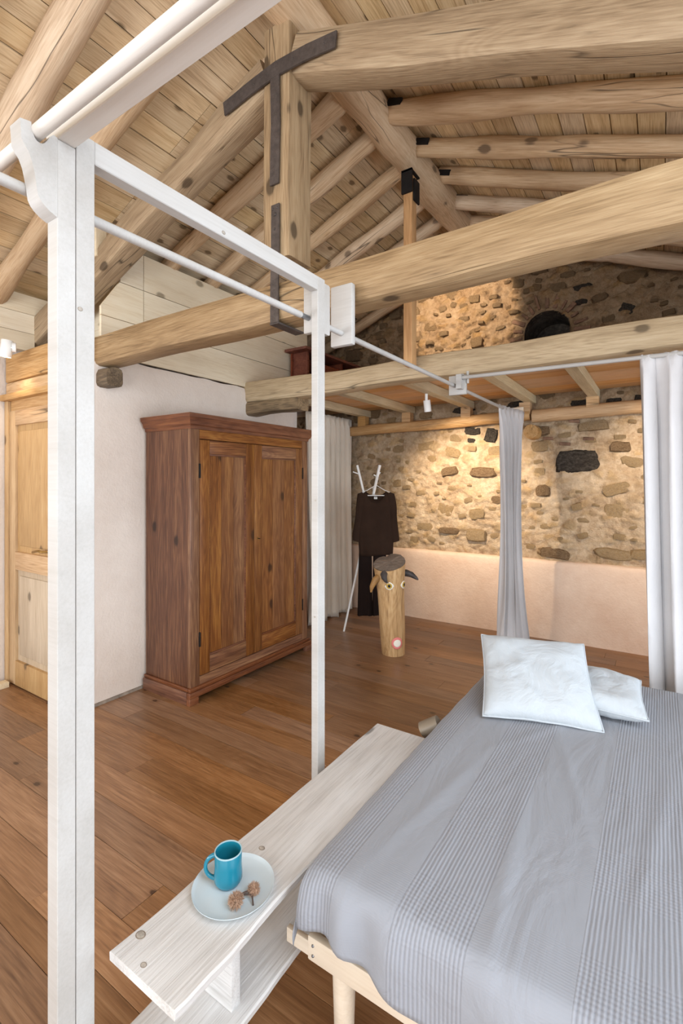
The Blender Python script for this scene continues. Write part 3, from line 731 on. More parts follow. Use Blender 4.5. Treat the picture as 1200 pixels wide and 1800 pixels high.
for x_, z_ in ((-1.85, 3.475), (-1.7, 3.495), (-1.45, 3.503), (-1.27, 3.485)): link('rivet', rv.data, None, ts, Matrix.Translation((x_, FY-.01, z_)) @ aim((0, -1, 0)) @ Matrix.Diagonal((.5, .5, .5, 1)))
cb = beam('corbel', (XL-.1, TY-.02, 2.205), (-3.05, TY-.02, 2.21), .11, .13, M['darkoak'], None, .02, .03, seed=9, fr=5)
tag(cb, 'weathered grey corbel stub under the tie beam end beside the white post', 'corbel')
# ridge beam
rb = logm('ridge_beam', (RX, YF+.05, 3.845), (RX, YB+.05, 3.845), .118, M['log'], None, .012, .02, 16, seed=3)
tag(rb, 'thick rough ridge beam running from the king post to the stone gable', 'beam')
# log rafters
LG = 'round log rafters under the roof boards'
lft = [(.37, .07), (.76, .07), (1.163, .088), (1.545, .07), (2.02, .062), (2.446, .068), (2.843, .062), (3.257, .058), (3.676, .062), (4.08, .06), (4.47, .06), (4.82, .055)]
ordn = {.37: 'left-slope log rafter nearest the viewpoint, above the top edge of the photo', .76: 'left-slope log rafter second from the viewpoint, above the top edge of the photo', 1.163: 'knotty thick log rafter at the top left above the bracket', 1.545: 'log rafter just before the truss on the left slope, footed on the boarded wall',
        2.446: 'left-slope log rafter first behind the king post', 2.843: 'second left-slope log rafter behind the king post', 3.257: 'third left-slope log rafter behind the king post',
        3.676: 'fourth left-slope log rafter behind the king post, above the loft front', 4.08: 'left-slope log rafter just left of the slim loft post', 4.47: 'left-slope log rafter second from the stone gable',
        4.82: 'left-slope log rafter hard against the stone gable', 2.02: 'left-slope log rafter hidden behind the truss rafter'}
for i, (yy, rr) in enumerate(lft):
    x0 = RX-.10; xe = XD-.12 if yy < 1.9 else XA-.1
    if yy < .9 and yy not in ordn and yy < .3: pass
    o = logm('log_rafter', (x0, yy, zlog(x0)), (xe, yy, zlog(xe)), rr, M['log'], None, .008, .03, 12, seed=i+10, taper=1.08)
    tag(o, ordn.get(yy, 'left-slope log rafter over the viewpoint, outside the picture'), 'log rafter', LG)
rgt = [(.55, .07), (1.0, .07), (1.45, .066), (2.30, .075), (2.716, .066), (3.12, .06), (3.52, .058), (3.90, .055), (4.28, .055), (4.76, .055)]
ordr0 = {.55: 'right-slope log rafter nearest the viewpoint, above the top edge of the photo', 1.0: 'right-slope log rafter second from the viewpoint, above the top edge', 1.45: 'right-slope log rafter last before the truss, above the top edge'}
ordr = {2.30: 'right-slope log rafter first behind the truss, at the top edge of the photo', 2.716: 'right-slope log rafter with a long bark scar, second behind the truss',
        3.12: 'right-slope log rafter, third behind the truss', 3.52: 'split right-slope log rafter, fourth behind the truss', 3.90: 'dim right-slope log rafter fifth behind the truss',
        4.28: 'dark right-slope log rafter seen under the tie beam at the right edge', 4.76: 'dark right-slope log rafter hard against the stone gable'}
for i, (yy, rr) in enumerate(rgt):
    x0 = RX+.10; xe = XR+.0
    o = logm('log_rafter', (x0, yy, zlog(x0)), (xe, yy, zlog(xe)), rr, M['log'], None, .008, .03, 12, seed=i+40, taper=1.08)
    tag(o, ordr.get(yy) or ordr0[yy], 'log rafter', LG)
    if yy in ordr:
        bm = bmesh.new(); add_box(bm, 0, .10, -.006, .006, -.02, .02)
        mx = Matrix.Translation((RX+.115, yy-rr*.95, zlog(RX+.115)+.012)) @ Matrix.Rotation(math.atan(SR), 4, 'Y')
        fin('iron_bracket', bm, M['blackiron'], o, mx)
# slim post from ridge to loft
sp_ = empty('loft_post', (-1.45, 3.1, 2.3), 'slim orange timber post hung from the ridge down to the loft beam', 'post')
stick('shaft', (-1.46, 3.085, 2.31), (-1.46, 3.085, 3.63), .065, .075, M['postfir'], sp_)
box('iron_cap', -1.50, -1.42, 3.03, 3.045, 3.50, 3.66, M['blackiron'], sp_)
box('iron_cap', -1.50, -1.42, 3.03, 3.16, 3.645, 3.655, M['blackiron'], sp_)
box('iron_cap', -1.424, -1.412, 3.06, 3.14, 3.45, 3.60, M['blackiron'], sp_)

# ------------------------------------------------------------------ loft
lb = beam('loft_beam', (XL-.1, 3.265, 2.315), (XR+.1, 3.265, 2.315), .15, .175, M['loftoak'], None, .013, .025, seed=12, fr=1.2)
tag(lb, 'long wavy oak beam carrying the front of the loft', 'beam')
cb = beam('corbel', (XL-.1, 3.29, 2.175), (-2.56, 3.29, 2.185), .16, .115, M['greyoak'], None, .009, .03, seed=13, fr=3)
tag(cb, 'weathered oak corbel block under the left end of the loft beam', 'corbel')
jx = [(-2.90, 'leftmost loft joist, along the top of the linen curtain'), (-2.33, 'loft joist second from the left, left of the downlight'), (-1.66, 'loft joist just right of the downlight'),
      (-1.05, 'loft joist above the middle curtain'), (-.50, 'loft joist meeting the wall log right of the middle curtain'), (.06, 'loft joist behind the right curtain header'), (.65, 'loft joist hidden past the right curtain'), (1.25, 'loft joist hidden near the right wall'), (1.85, 'loft joist hidden at the right wall')]
for x, lab in jx:
    o = stick('loft_joist', (x, 3.20, 2.305), (x, YB+.03, 2.305), .085, .075, M['joist']); tag(o, lab, 'joist', 'joists under the loft deck')
ld = empty('loft_deck', (-.6, 4.1, 2.345), 'orange boarded loft deck lying on the joists', 'loft floor')
yv = 3.36
while yv < YB-.02:
    y2 = min(yv+.2, YB)
    for xa, xb in ((XA+.02, -1.66), (-1.66, .06), (.06, XR)):
        bm = bmesh.new(); add_box(bm, 0, xb-xa-.003, 0, y2-yv-.003, 0, .022)
        fin('deck_board', bm, M['deck'], ld, Matrix.Translation((xa, yv, 2.345)))
    yv = y2
pl = logm('wall_log', (-3.1, 4.87, 2.105), (-1.04, 4.88, 2.15), .062, M['lintel'], None, .006, .03, 14, seed=60, flat=.055)
tag(pl, 'pale squared log along the stone wall under the loft joists, left length', 'beam')
pr_ = logm('wall_log', (-1.02, 4.87, 2.14), (XR, 4.87, 2.14), .068, M['lintel'], None, .006, .03, 14, seed=61, flat=.06)
tag(pr_, 'pale squared log along the stone wall running behind the right curtain', 'beam')
for x, par in ((-2.90, pl), (-2.33, pl), (-1.66, pl), (-1.08, pl), (-.50, pr_), (.06, pr_)):
    box('packing_block', x-.055, x+.045, 4.83, 4.92, 2.155 if par is pr_ else 2.12+.016*(x+3.1), 2.2675, M['lintel'], par)
le = logm('log_end', (-1.03, 4.84, 1.985), (-1.03, 5.1, 1.985), .066, M['lintel'], None, .003, .0, 18, seed=70)
tag(le, 'sawn round log end sticking out of the stone below the wall log', 'log end')
# chest on the loft
ch = empty('loft_chest', (-3.0, 4.3, 2.367), 'reddish brown open chest standing on the loft by the pale boards', 'chest')
box('top_board', -3.13, -2.86, 3.72, 4.80, 2.80, 2.825, M['redwood'], ch)
box('front_panel', -2.93, -2.91, 3.9, 4.42, 2.368, 2.72, M['redwood'], ch)
box('back_panel', -3.12, -3.10, 3.8, 4.78, 2.368, 2.80, M['redwood'], ch)
for yv in (3.82, 4.43, 4.74): box('upright', -3.10, -2.92, yv, yv+.025, 2.368, 2.80, M['redwood'], ch)

# ------------------------------------------------------------------ wardrobe
wx0, wx1, wy0, wy1 = -3.135, -2.645, 2.165, 3.455
wr = empty('wardrobe', (-2.9, 2.8, 0), 'antique brown two-door wooden wardrobe against the plaster wall', 'wardrobe')
box('side_panel', wx0, wx1-.03, wy0, wy0+.03, .10, 1.88, M['wardrobe_shaded'], wr)
box('side_panel', wx0, wx1-.03, wy1-.03, wy1, .10, 1.88, M['wardrobe'], wr)
box('back_panel', wx0, wx0+.015, wy0+.031, wy1-.031, .10, 1.88, M['wardrobe'], wr)
box('top_panel', wx0, wx1-.03, wy0, wy1, 1.88, 1.90, M['wardrobe_x'], wr)
box('bottom_panel', wx0, wx1-.03, wy0+.031, wy1-.031, .11, .13, M['wardrobe_x'], wr)
for yv in (wy0, wy1-.075): box('stile', wx1-.03, wx1, yv, yv+.075, .10, 1.88, M['wardrobe'], wr, .002)
box('rail', wx1-.03, wx1-.001, wy0+.076, wy1-.076, 1.80, 1.88, M['wardrobe_x'], wr)
box('rail', wx1-.03, wx1-.001, wy0+.076, wy1-.076, .10, .165, M['wardrobe_x'], wr)
# base plinth, with a stepped moulding
for nm, ext, z0, z1 in (('plinth', .028, .0, .085), ('plinth_moulding', .018, .085, .108)):
    box(nm, wx1-.01, wx1+ext, wy0-ext, wy1+ext, z0 if nm != 'plinth' else .045, z1, M['wardrobe_d'], wr, .004)
    box(nm, wx0, wx1-.011, wy0-ext, wy0+.0, z0, z1, M['wardrobe_s'], wr, .004)
    box(nm, wx0, wx1-.011, wy1-.0, wy1+ext, z0, z1, M['wardrobe_s'], wr, .004)
for yv in (wy0-.028, wy1-.05): box('foot', wx1-.0105, wx1+.028, yv, yv+.075, 0, .046, M['wardrobe_d'], wr, .003)
# cornice profile on three sides
prof = [(0, 1.865), (.006, 1.865), (.010, 1.885), (.022, 1.895), (.03, 1.92), (.045, 1.94), (.048, 1.965), (.02, 1.972), (0, 1.972)]
def cornice(name, pts):
    bm = bmesh.new(); rings = []
    for (x, y_, dx, dy) in pts: rings.append([(x+dx*e, y_+dy*e, z) for e, z in prof])
    return fin(name, loft(rings), M['wardrobe_d'] if abs(pts[0][1]-pts[1][1]) > .1 else M['wardrobe_s'], wr, None, smooth=True, ang=25)
cornice('cornice', [(wx1, wy0, 1, -1), (wx1, wy1, 1, 1)])
cornice('cornice', [(wx0, wy0, 0, -1), (wx1, wy0, 1, -1)])
cornice('cornice', [(wx1, wy1, 1, 1), (wx0, wy1, 0, 1)])
ym = 2.775
for (ya, yb, side) in ((wy0+.078, ym-.0015, 0), (ym+.0015, wy1-.078, 1)):
    d = empty('door', (wx1, (ya+yb)/2, .17)); d.parent = wr; d.matrix_basis = wr.matrix_basis.inverted() @ Matrix.Translation((wx1, (ya+yb)/2, .17))
    sw = .085; X0, X1 = wx1-.026, wx1+.004
    box('door_stile', X0, X1, ya, ya+sw, .17, 1.795, M['wardrobe'], d, .0025); box('door_stile', X0, X1, yb-sw, yb, .17, 1.795, M['wardrobe'], d, .0025)
    box('door_rail', X0, X1-.001, ya+sw+.001, yb-sw-.001, 1.70, 1.795, M['wardrobe_x'], d, .0025); box('door_rail', X0, X1-.001, ya+sw+.001, yb-sw-.001, .17, .285, M['wardrobe_x'], d, .0025)
    n = 3; pw = (yb-ya-2*sw)/n
    for q in range(n): box('door_panel', X0+.005, X1-.016+.0006*q, ya+sw+q*pw+.0006, ya+sw+(q+1)*pw-.0006, .285, 1.70, M['wardrobe'], d)
    # bead round the panel
    for (y0, y1, z0, z1) in ((ya+sw, yb-sw, 1.688, 1.70), (ya+sw, yb-sw, .285, .297), (ya+sw, ya+sw+.01, .297, 1.688), (yb-sw-.01, yb-sw, .297, 1.688)):
        box('bead', X1-.015, X1-.006, y0, y1, z0, z1, M['wardrobe_d'], d, .002)
    yh = ya-.004 if side == 0 else yb+.004
    for z in (.42, 1.58): box('hinge', wx1-.002, wx1+.010, yh-.006, yh+.006, z-.05, z+.05, M['blackiron'], d, .003)
    if side == 1:
        lathe('keyhole_plate', [(0, .004), (.010, .003), (.012, 0)], M['brass'], (wx1+.003, ya+.035, 1.06), d, 14, aim((1, 0, 0)))
        tube('key', [(wx1+.004, ya+.035, 1.06), (wx1+.03, ya+.035, 1.06)], .003, M['blackiron'], d, 8)

# ------------------------------------------------------------------ canopy frame
PX = -1.10
cf = empty('canopy_frame', (-1.12, .6, 0), 'whitewashed timber four-poster canopy frame beside the bed', 'canopy frame')
box('post', -1.143, PX, .541, .581, 0, 2.252, M['white'], cf, .0015, 1)
box('post', -1.143, PX, .5825, .625, 0, 2.295, M['white'], cf, .0015, 1)
for o in [c for c in cf.children]:
    pass
def restick(name, p0, p1, w_, h_, bev=.002, mat='white'): return stick(name, p0, p1, w_, h_, M[mat], cf, bev)
restick('rail', (-1.15, .561, 2.284), (1.3, .561, 2.284), .04, .062, .002, 'whiterail_lit')
restick('rail', (-1.118, .625, 2.268), (-1.118, 1.504, 2.268), .036, .054)
box('post', -1.131, PX, 1.504, 1.551, 0, 2.295, M['white'], cf, .0015, 1)
# far right posts, out of the picture
box('post', 1.26, 1.30, .541, .581, 0, 2.252, M['white'], cf, .0015, 1)
# shaped bracket plate (outline in y,z) on the near post
br = [(-0.0523, 2.256), (-0.0517, 2.243), (-0.0506, 2.2377), (-0.0482, 2.2332), (-0.0454, 2.2265), (-0.0412, 2.2223), (-0.0356, 2.2214), (-0.0299, 2.2229), (-0.0256, 2.227), (-0.0213, 2.2341), (-0.0155, 2.2461), (-0.0082, 2.2548), (0.0007, 2.2533), (0.0007, 2.0807), (-0.0002, 2.0793), (-0.0155, 2.0855), (-0.0271, 2.0938), (-0.0342, 2.101), (-0.0398, 2.1118), (-0.0429, 2.1343), (-0.0468, 2.1562), (-0.0509, 2.1749), (-0.0578, 2.1918), (-0.0653, 2.2008), (-0.0712, 2.2105), (-0.0723, 2.2304), (-0.0739, 2.2514)]
prism('bracket', br, .045, M['white'], cf, Matrix.Translation((PX, .541, 0)), .002)
# pole plates round the far post
prism('pole_plate', [(0, 2.09), (0, 2.29), (.045, 2.29), (.05, 2.285), (.05, 2.095), (.045, 2.09)], .045, M['white'], cf, Matrix.Translation((-1.112, 1.5525, 0)), .002)
box('pole_plate', -1.185, -1.1315, 1.522, 1.55, 2.09, 2.285, M['white'], cf, .006)
# curtain poles
cp = tube('curtain_pole', [(-1.6, .503, 2.243), (1.3, .503, 2.250)], .0145, M['whiterail_lit'], None, 16)
tag(cp, 'thick white pole lying in the bracket notch at the top left', 'curtain pole')
p2 = empty('curtain_pole', (-1.15, 2.7, 2.15), 'long white pole running from the near post back to the stone wall', 'curtain pole')
tube('pole', [(-1.16, -.2, 2.135), (-1.158, 1.47, 2.147)], .0125, M['white'], p2, 14)
tube('joint_sleeve', [(-1.158, 1.465, 2.147), (-1.158, 1.54, 2.1475)], .0105, M['steel'], p2, 12)
tube('pole', [(-1.158, 1.53, 2.1475), (-1.15, 4.90, 2.152)], .0125, M['white'], p2, 14)
box('pole_plate', -1.215, -1.104, 1.755, 1.786, 2.095, 2.36, M['white'], p2, .006)
box('wall_plate', -1.21, -1.09, 4.80, 4.825, 2.07, 2.22, M['birch'], p2, .003)
box('hanger_plate', -1.20, -1.08, 3.145, 3.17, 2.09, 2.22, M['white'], p2, .004)
p3 = empty('curtain_pole', (-.3, 3.12, 2.18), 'white pole running right from the T joint to the right curtain', 'curtain pole')
tube('pole', [(-1.14, 3.12, 2.196), (1.9, 3.12, 2.165)], .0125, M['white'], p3, 14)
prism('pole_cradle', [(-.03, 2.12), (.03, 2.12), (.03, 2.225), (.018, 2.225), (.018, 2.18), (-.012, 2.18), (-.012, 2.215), (-.03, 2.215)], .035, M['white'], p3, Matrix.Translation((-1.095, 3.12, 0)), .002)
tube('screw', [(-1.07, 3.15, 2.16), (-1.07, 3.15, 2.24)], .009, M['white'], p3, 10)

# ------------------------------------------------------------------ curtains
def curtain(name, base, along, out, L, ztop, zbot, nf, amp, mat, label, shape=None, group=None, seed=0, header=.07):
    """base: start point, along/out: unit vectors. shape(t)->(start,end) fractions of L by height t 0 top..1 bottom"""
    bm = bmesh.new(); nu, nv = nf*10, 44; g = []; along, out, base = Vector(along), Vector(out), Vector(base)
    for j in range(nv+1):
        t = j/nv; z = ztop+(zbot-ztop)*t; row = []
        s0, s1, off = shape(t) if shape else (0, 1, 0)
        hd = 1-min(1, max(0, (ztop-z)/header))
        for i in range(nu+1):
            s = i/nu
            ph = s*nf*2*math.pi+1.2*mn.noise(Vector((s*3, seed, t*1.1)))*(1+t)
            a = amp*(.45+.55*min(1, t*6))*(1+.6*mn.noise(Vector((s*5+seed, t*2, 1))))
            d = a*math.sin(ph)+amp*.5*math.sin(ph*.37+seed+t)*(t)
            d2 = a*.35*math.sin(2*ph+1)
            if hd > .25: d = d*.55+.006*math.sin(ph*3); z2 = z+.004*math.sin(ph*2.3)
            elif hd > 0: d *= .5; z2 = z
            else: z2 = z
            if j == nv: z2 += .012*math.sin(ph*.5+seed)
            p = base+along*(L*(s0+(s1-s0)*s)+d2)+out*(d+off); row.append(bm.verts.new((p.x, p.y, z2)))
        g.append(row)
    for j in range(nv):
        for i in range(nu): bm.faces.new((g[j][i], g[j][i+1], g[j+1][i+1], g[j+1][i]))
    o = fin(name, bm, mat, None, None, smooth=True)
    md = o.modifiers.new('thickness', 'SOLIDIFY'); md.thickness = .003; md.offset = 0
    return tag(o, label, 'curtain', group)
curtain('curtain', (-3.07, 3.975, 0), (0, 1, 0), (1, 0, 0), .90, 2.245, .012, 9, .035, M['curtain_l'], 'beige linen curtain closing the alcove beside the wardrobe', lambda t: (0, 1-.03*t, .03*t), seed=1)
curtain('curtain', (-1.165, 4.22, 0), (.16, .987, 0), (.987, -.16, 0), .56, 2.172, .01, 6, .032, M['curtain'], 'narrow grey curtain bunched on the pole near the stone wall', lambda t: (.0+.10*math.sin(t*3.1)-.14*t**3, 1-.32*math.sin(t*2.7)+.25*t**3, .03*t), seed=2)
curtain('curtain', (-.10, 3.12, 0), (1, 0, 0), (0, -1, 0), .85, 2.195, .015, 7, .042, M['curtain'], 'wide grey curtain hanging at the right edge behind the bed', lambda t: (.05*t, 1, 0), seed=3)

# ------------------------------------------------------------------ lamps
def cyl_lamp(name, c, d, r, L, label, power, angle, target=None, stem=None, mat='whitepaint', blend=.8, wcol=WARM):
    d = Vector(d).normalized(); root = empty(name, c, label, 'lamp'); m = aim(d)
    lathe('lamp_shade', [(0, -L/2), (r*.93, -L/2), (r, -L/2+.003), (r, L/2), (r*.9, L/2), (r*.88, L/2-.02)], M[mat], c, root, 28, m)
    lathe('bulb_face', [(0, 0), (r*.86, 0), (r*.86, .004), (0, .004)], M['glow'], Vector(c)+d*(L/2-.016), root, 24, m)
    if stem:
        for a, b, rr in stem: tube('stem', [a, b], rr, M[mat], root, 12)
    t = Vector(target) if target else Vector(c)+d
    s = spot(name+'_light', Vector(c)+d*(L/2+.006), t, power, angle, blend, wcol, .02)
    s.parent = root; s.location = Vector(c)+d*(L/2+.006)-Vector(c)
    return root
cyl_lamp('downlight', (-1.69, 3.92, 2.165), (.02, .22, -1), .03, .10, 'small white cylinder downlight under the loft joists', 115, 84, (-1.66, 4.94, 1.42), [((-1.69, 3.90, 2.21), (-1.69, 3.90, 2.266), .012)])
cyl_lamp('downlight', (.0, 3.95, 2.165), (.02, .22, -1), .03, .10, 'white cylinder downlight hidden behind the right curtain', 50, 88, (.12, 4.94, 1.5), [((.0, 3.93, 2.21), (.0, 3.93, 2.34), .012)])
cyl_lamp('loft_spotlight', (-1.86, 3.98, 3.42), (.5, 1, -.55), .03, .10, 'small white spotlight fixed under the roof over the loft', 80, 68, (-1.79, 4.94, 3.30), [((-1.89, 3.94, 3.45), (-1.89, 3.94, 3.70), .010)], blend=.3)
cyl_lamp('wall_spotlight', (-3.73, 1.50, 2.415), (-.14, -.05, -1), .036, .115, 'white cylinder spotlight on a round base over the door', 4.5, 120, (-3.85, 1.46, 1.0), [((-3.725, 1.50, 2.42), (-3.675, 1.53, 2.42), .005), ((-3.68, 1.515, 2.42), (-3.67, 1.535, 2.42), .032)])
cyl_lamp('bed_spotlight', (-.84, 1.985, .43), (-.83, -.19, -.5), .034, .085, 'small champagne metal lamp glowing between bench end and bed', 5, 110, None, [((-.81, 2.015, .43), (-.755, 2.06, .38), .006)], 'lampmetal')

# ------------------------------------------------------------------ bench
bn = empty('bench', (-.94, 1.27, 0), 'whitewashed plank bench with live edges along the bed', 'bench')
def plank(name, x0, x1, y0, y1, z0, z1, mat, parent, wob=.006, seed=0):
    mx, L = frame_x(((x0+x1)/2, y0, (z0+z1)/2), ((x0+x1)/2, y1, (z0+z1)/2)); w_, h_ = x1-x0, z1-z0; n = int(L/.03); rings = []
    for i in range(n+1):
        x = L*i/n; a = w_/2+wob*mn.noise(Vector((x*4, seed, 0)))+wob*.4*mn.noise(Vector((x*17, seed, 0))); b = w_/2+wob*mn.noise(Vector((x*4, seed, 7)))
        e = .002 if 0 < i < n else 0
        rings.append([(x, -a+.004, -h_/2), (x, b-.001, -h_/2), (x, b, h_/2-.004), (x, b-.005, h_/2), (x, -a+.005, h_/2), (x, -a, h_/2-.004)])
    return fin(name, loft(rings), mat, parent, mx, smooth=True, ang=30)
plank('seat_plank', -1.062, -.825, .638, 1.898, .397, .42, M['bench'], bn, .008, 1)
plank('lower_plank', -1.066, -.84, .48, 1.95, .178, .20, M['bench'], bn, .006, 2)
for yv in (.855, 1.70):
    box('support', -1.04, -.876, yv-.015, yv+.015, .20, .397, M['bench'], bn, .002); box('support', -1.04, -.876, yv-.015, yv+.015, 0, .178, M['bench'], bn, .002)
knm = plain('pine_knot', (168, 160, 150), .6, .3, 0, 60, .4); knr = plain('pine_knot_ring', (138, 126, 114), .6, .3)
def knot(par, c, r, d):
    k = lathe('knot', [(r, 0), (r*.97, .0007), (r*.8, .0009)], knr, c, par, 18, aim(d) @ Matrix.Diagonal((1, .8, 1, 1)))
    lathe('knot_core', [(r*.8, 0), (r*.78, .0008), (r*.4, .0010), (0, .0010)], knm, c, k, 18, aim(d) @ Matrix.Diagonal((1, .8, 1, 1)))
for c, r_ in (((-1.035, .70, .42), .0135), ((-.982, 1.063, .42), .010), ((-.965, .66, .42), .008)): knot(bn, c, r_, (0, 0, 1))
knot(cf, (PX, .591, 1.894), .006, (1, 0, 0)); knot(cf, (PX, 1.023, 2.254), .007, (1, 0, 0)); knot(cf, (-1.115, 1.504, .98), .004, (0, -1, 0)); knot(cf, (-1.112, 1.504, 1.43), .004, (0, -1, 0))
box('bracket_board', -.86, -.775, 1.03, 1.045, .235, .275, M['birch'], bn, .002)

# ------------------------------------------------------------------ bed
BX0, BX1, BY0, BY1 = -.765, .85, 1.0, 2.80
bd = empty('bed', (.05, 1.9, 0), 'pale birch bed frame with round legs under a grey bedspread', 'bed')
def railboard(name, x0, x1, y, z0, z1):
    """foot board with a lower edge cut to a shallow curve"""
    n = 30; pts = []
    top = [(x0+(x1-x0)*i/n, z1-.018*math.sin(math.pi*min(1, max(0, (i/n-.06)/.88)))) for i in range(n+1)]
    bot = [(x1-(x1-x0)*i/n, z0) for i in range(n+1)]
    return prism(name, [(-a, b) for a, b in top+bot], .022, M['birch'], bd, Matrix.Translation((0, y, 0)) @ Matrix.Rotation(-math.pi/2, 4, 'Z') @ Matrix.Diagonal((-1, -1, 1, 1)), 0)
bm = bmesh.new()
box('end_board', BX0, BX1, BY0-.0, BY0+.022, .262, .325, M['birch'], bd, .004)
box('end_board', BX0, BX1, BY1-.022, BY1, .262, .325, M['birch'], bd, .004)
box('side_rail', BX0, BX0+.022, BY0+.023, BY1-.023, .262, .325, M['birch'], bd, .003)
box('side_rail', BX1-.022, BX1, BY0+.023, BY1-.023, .262, .325, M['birch'], bd, .003)
for k in range(12): box('slat', BX0+.023, BX1-.023, BY0+.09+k*.145, BY0+.16+k*.145, .300, .318, M['birch'], bd)
for x, y_ in ((-.69, 1.06), (.78, 1.06), (-.69, 2.74), (.78, 2.74)):
    lathe('leg', [(0, 0), (.022, 0), (.024, .004), (.033, .30), (0, .30)], M['birch'], (x, y_, 0), bd, 28)
for z in (.28, .306): lathe('screw', [(0, .002), (.003, .002), (.004, 0)], M['steel'], (BX0+.018, BY0-.001, z), bd, 10, aim((0, -1, 0)))
bm = bmesh.new(); add_box(bm, BX0+.01, BX1-.02, BY0+.02, BY1-.02, .327, .487); bmesh.ops.bevel(bm, geom=bm.edges[:], offset=.03, segments=4, affect='EDGES')
mt = fin('mattress', bm, M['mattress'], None, None, smooth=True, ang=40); tag(mt, 'mattress under the grey bedspread', 'mattress')
# bedspread
bm = bmesh.new(); uvl = bm.loops.layers.uv.new('UVMap')
def spread_pt(s, t):
    """s: x along the cloth, t: y along the cloth (left/near overhangs are outside the box)"""
    dx = max(0, BX0+.005-s, s-BX1); sx = -1 if s < 0 else 1; dy = max(0, BY0+.01-t); far = max(0, t-BY1)
    x = min(max(s, BX0+.005), BX1); y_ = min(max(t, BY0+.01), BY1)
    b = .022
    x += sx*(b*(1-math.exp(-dx/b))); y_ -= b*(1-math.exp(-dy/b))-b*(1-math.exp(-far/b))
    dd = math.hypot(dx, math.hypot(dy, far)); e = .028
    drop = dd-e*(1-math.exp(-dd/e))*.6
    z = .503-drop
    # soft shoulders
    ex = min(abs(x-BX0), abs(x-BX1)); ey = min(abs(y_-BY0), abs(y_-BY1))
    z -= .010*math.exp(-ex/.02)+.010*math.exp(-ey/.02)
    n1 = mn.fractal(Vector((s*2.2, t*.9, 3)), 1, 2, 3)
    z += .006*n1
    for (cx_, c0, sl, am, wd) in ((-.30, 1.0, -.10, .007, .018), (-.05, 1.3, .12, .005, .02), (-.18, 1.55, -.3, .005, .015), (-.62, 1.2, .15, .005, .02), (.1, 1.1, .1, .006, .02), (-.42, 2.0, .6, .005, .02)):
        q = (s-cx_-sl*(t-c0)); fade = math.exp(-((t-c0-.25)/.35)**2); z += am*math.exp(-(q/wd)**2)*fade
    if dy > 0: y_ -= .010*math.sin(s*38+2*math.sin(s*9))*min(1, dy/.08)*(1+.5*n1)+.012*min(1, dy/.1)
    if dx > 0: x += sx*.006*math.sin(t*30)*min(1, dx/.08)
    return Vector((x, y_, z))
def hem(s): return .145+.045*max(0, min(1, (s-BX0)/.35))+.01*math.sin(s*11)
ss = [BX0-.125+i*.0125 for i in range(10)]+[BX0-.0+i*(BX1-BX0)/120 for i in range(121)]+[BX1+.02*i for i in range(1, 7)]
nt_ = 130; near = 14; g = []
for s in ss:
    hn = hem(s); col = []
    ts_ = [BY0+.01-hn*(1-i/near) for i in range(near)]+[BY0+.01+(BY1-BY0-.01)*i/nt_ for i in range(nt_+1)]+[BY1+.03*i for i in range(1, 5)]
    for t in ts_: col.append((bm.verts.new(spread_pt(s, t)), (s, t)))
    g.append(col)
for i in range(len(g)-1):
    for j in range(len(g[0])-1):
        q = (g[i][j], g[i+1][j], g[i+1][j+1], g[i][j+1]); f = bm.faces.new([a[0] for a in q]); f.smooth = True
        for lp, a in zip(f.loops, q): lp[uvl].uv = a[1]
me = bpy.data.meshes.new('bedspread'); bm.to_mesh(me); bm.free()
bs = link('bedspread', me, M['spread']); md = bs.modifiers.new('thickness', 'SOLIDIFY'); md.thickness = .004; md.offset = 1
tag(bs, 'lilac grey waffle-weave bedspread with ribbed bands covering the bed', 'bedspread')

# pillows
def pillow(label, c, ux, uy, W, H, T, seed):
    """c centre, ux/uy in-plane unit vectors"""
    ux, uy = Vector(ux).normalized(), Vector(uy).normalized(); uy = (uy-ux*uy.dot(ux)).normalized(); uz = ux.cross(uy); n = 44; bm = bmesh.new()
    mx = Matrix.Translation(c) @ Matrix((ux, uy, uz)).transposed().to_4x4(); sh = {}
    def pt(i, j, s):
        a, b = -1+2*i/n, -1+2*j/n
        pin = 1-.075*(1-a*a)*0-.05*(math.cos(a*math.pi/2))*abs(b)**3; pin2 = 1-.05*(math.cos(b*math.pi/2))*abs(a)**3
        x, y_ = a*W/2*pin2, b*H/2*pin
        th = T/2*(max(0, (1-a**4))*max(0, (1-b**4)))**.55
        wr_ = .9*mn.fractal(Vector((a*1.7+seed, b*1.7, s)), 1, 2, 4)+.5*mn.noise(Vector((a*6+b*3, b*2+seed, s*2)))
        th *= 1+.16*wr_; z = s*th+.006*mn.noise(Vector((a*2, b*2, seed)))
        return (x, y_, z)
    for s in (1, -1):
        for i in range(n+1):
            for j in range(n+1):
                k = (i, j, s if 0 < i < n and 0 < j < n else 0)
                if k not in sh: sh[k] = bm.verts.new(pt(i, j, s))
        for i in range(n):
            for j in range(n):
                q = [sh[(a, b, s if 0 < a < n and 0 < b < n else 0)] for a, b in ((i, j), (i+1, j), (i+1, j+1), (i, j+1))]
                bm.faces.new(q if s > 0 else q[::-1])
    o = fin('pillow', bm, M['pillow'], None, mx, smooth=True); tag(o, label, 'pillow')
    rim = [(i, 0) for i in range(n)]+[(n, j) for j in range(n)]+[(i, n) for i in range(n, 0, -1)]+[(0, j) for j in range(n, 0, -1)]
    tube('piping', [mx @ Vector(pt(i, j, 0)) for i, j in rim], .0035, M['pillow'], o, 8, closed=True)
    return o
pillow('white linen pillow lying flat on the bedspread behind the front pillow', (-.285, 2.43, .572), (.98, .10, -.02), (-.1, .98, .06), .46, .38, .115, 3)
pillow('front white linen pillow propped up on the bedspread', (-.46, 2.265, .632), (.42, .145, -.01), (.09, .38, .205), .46, .43, .12, 8)

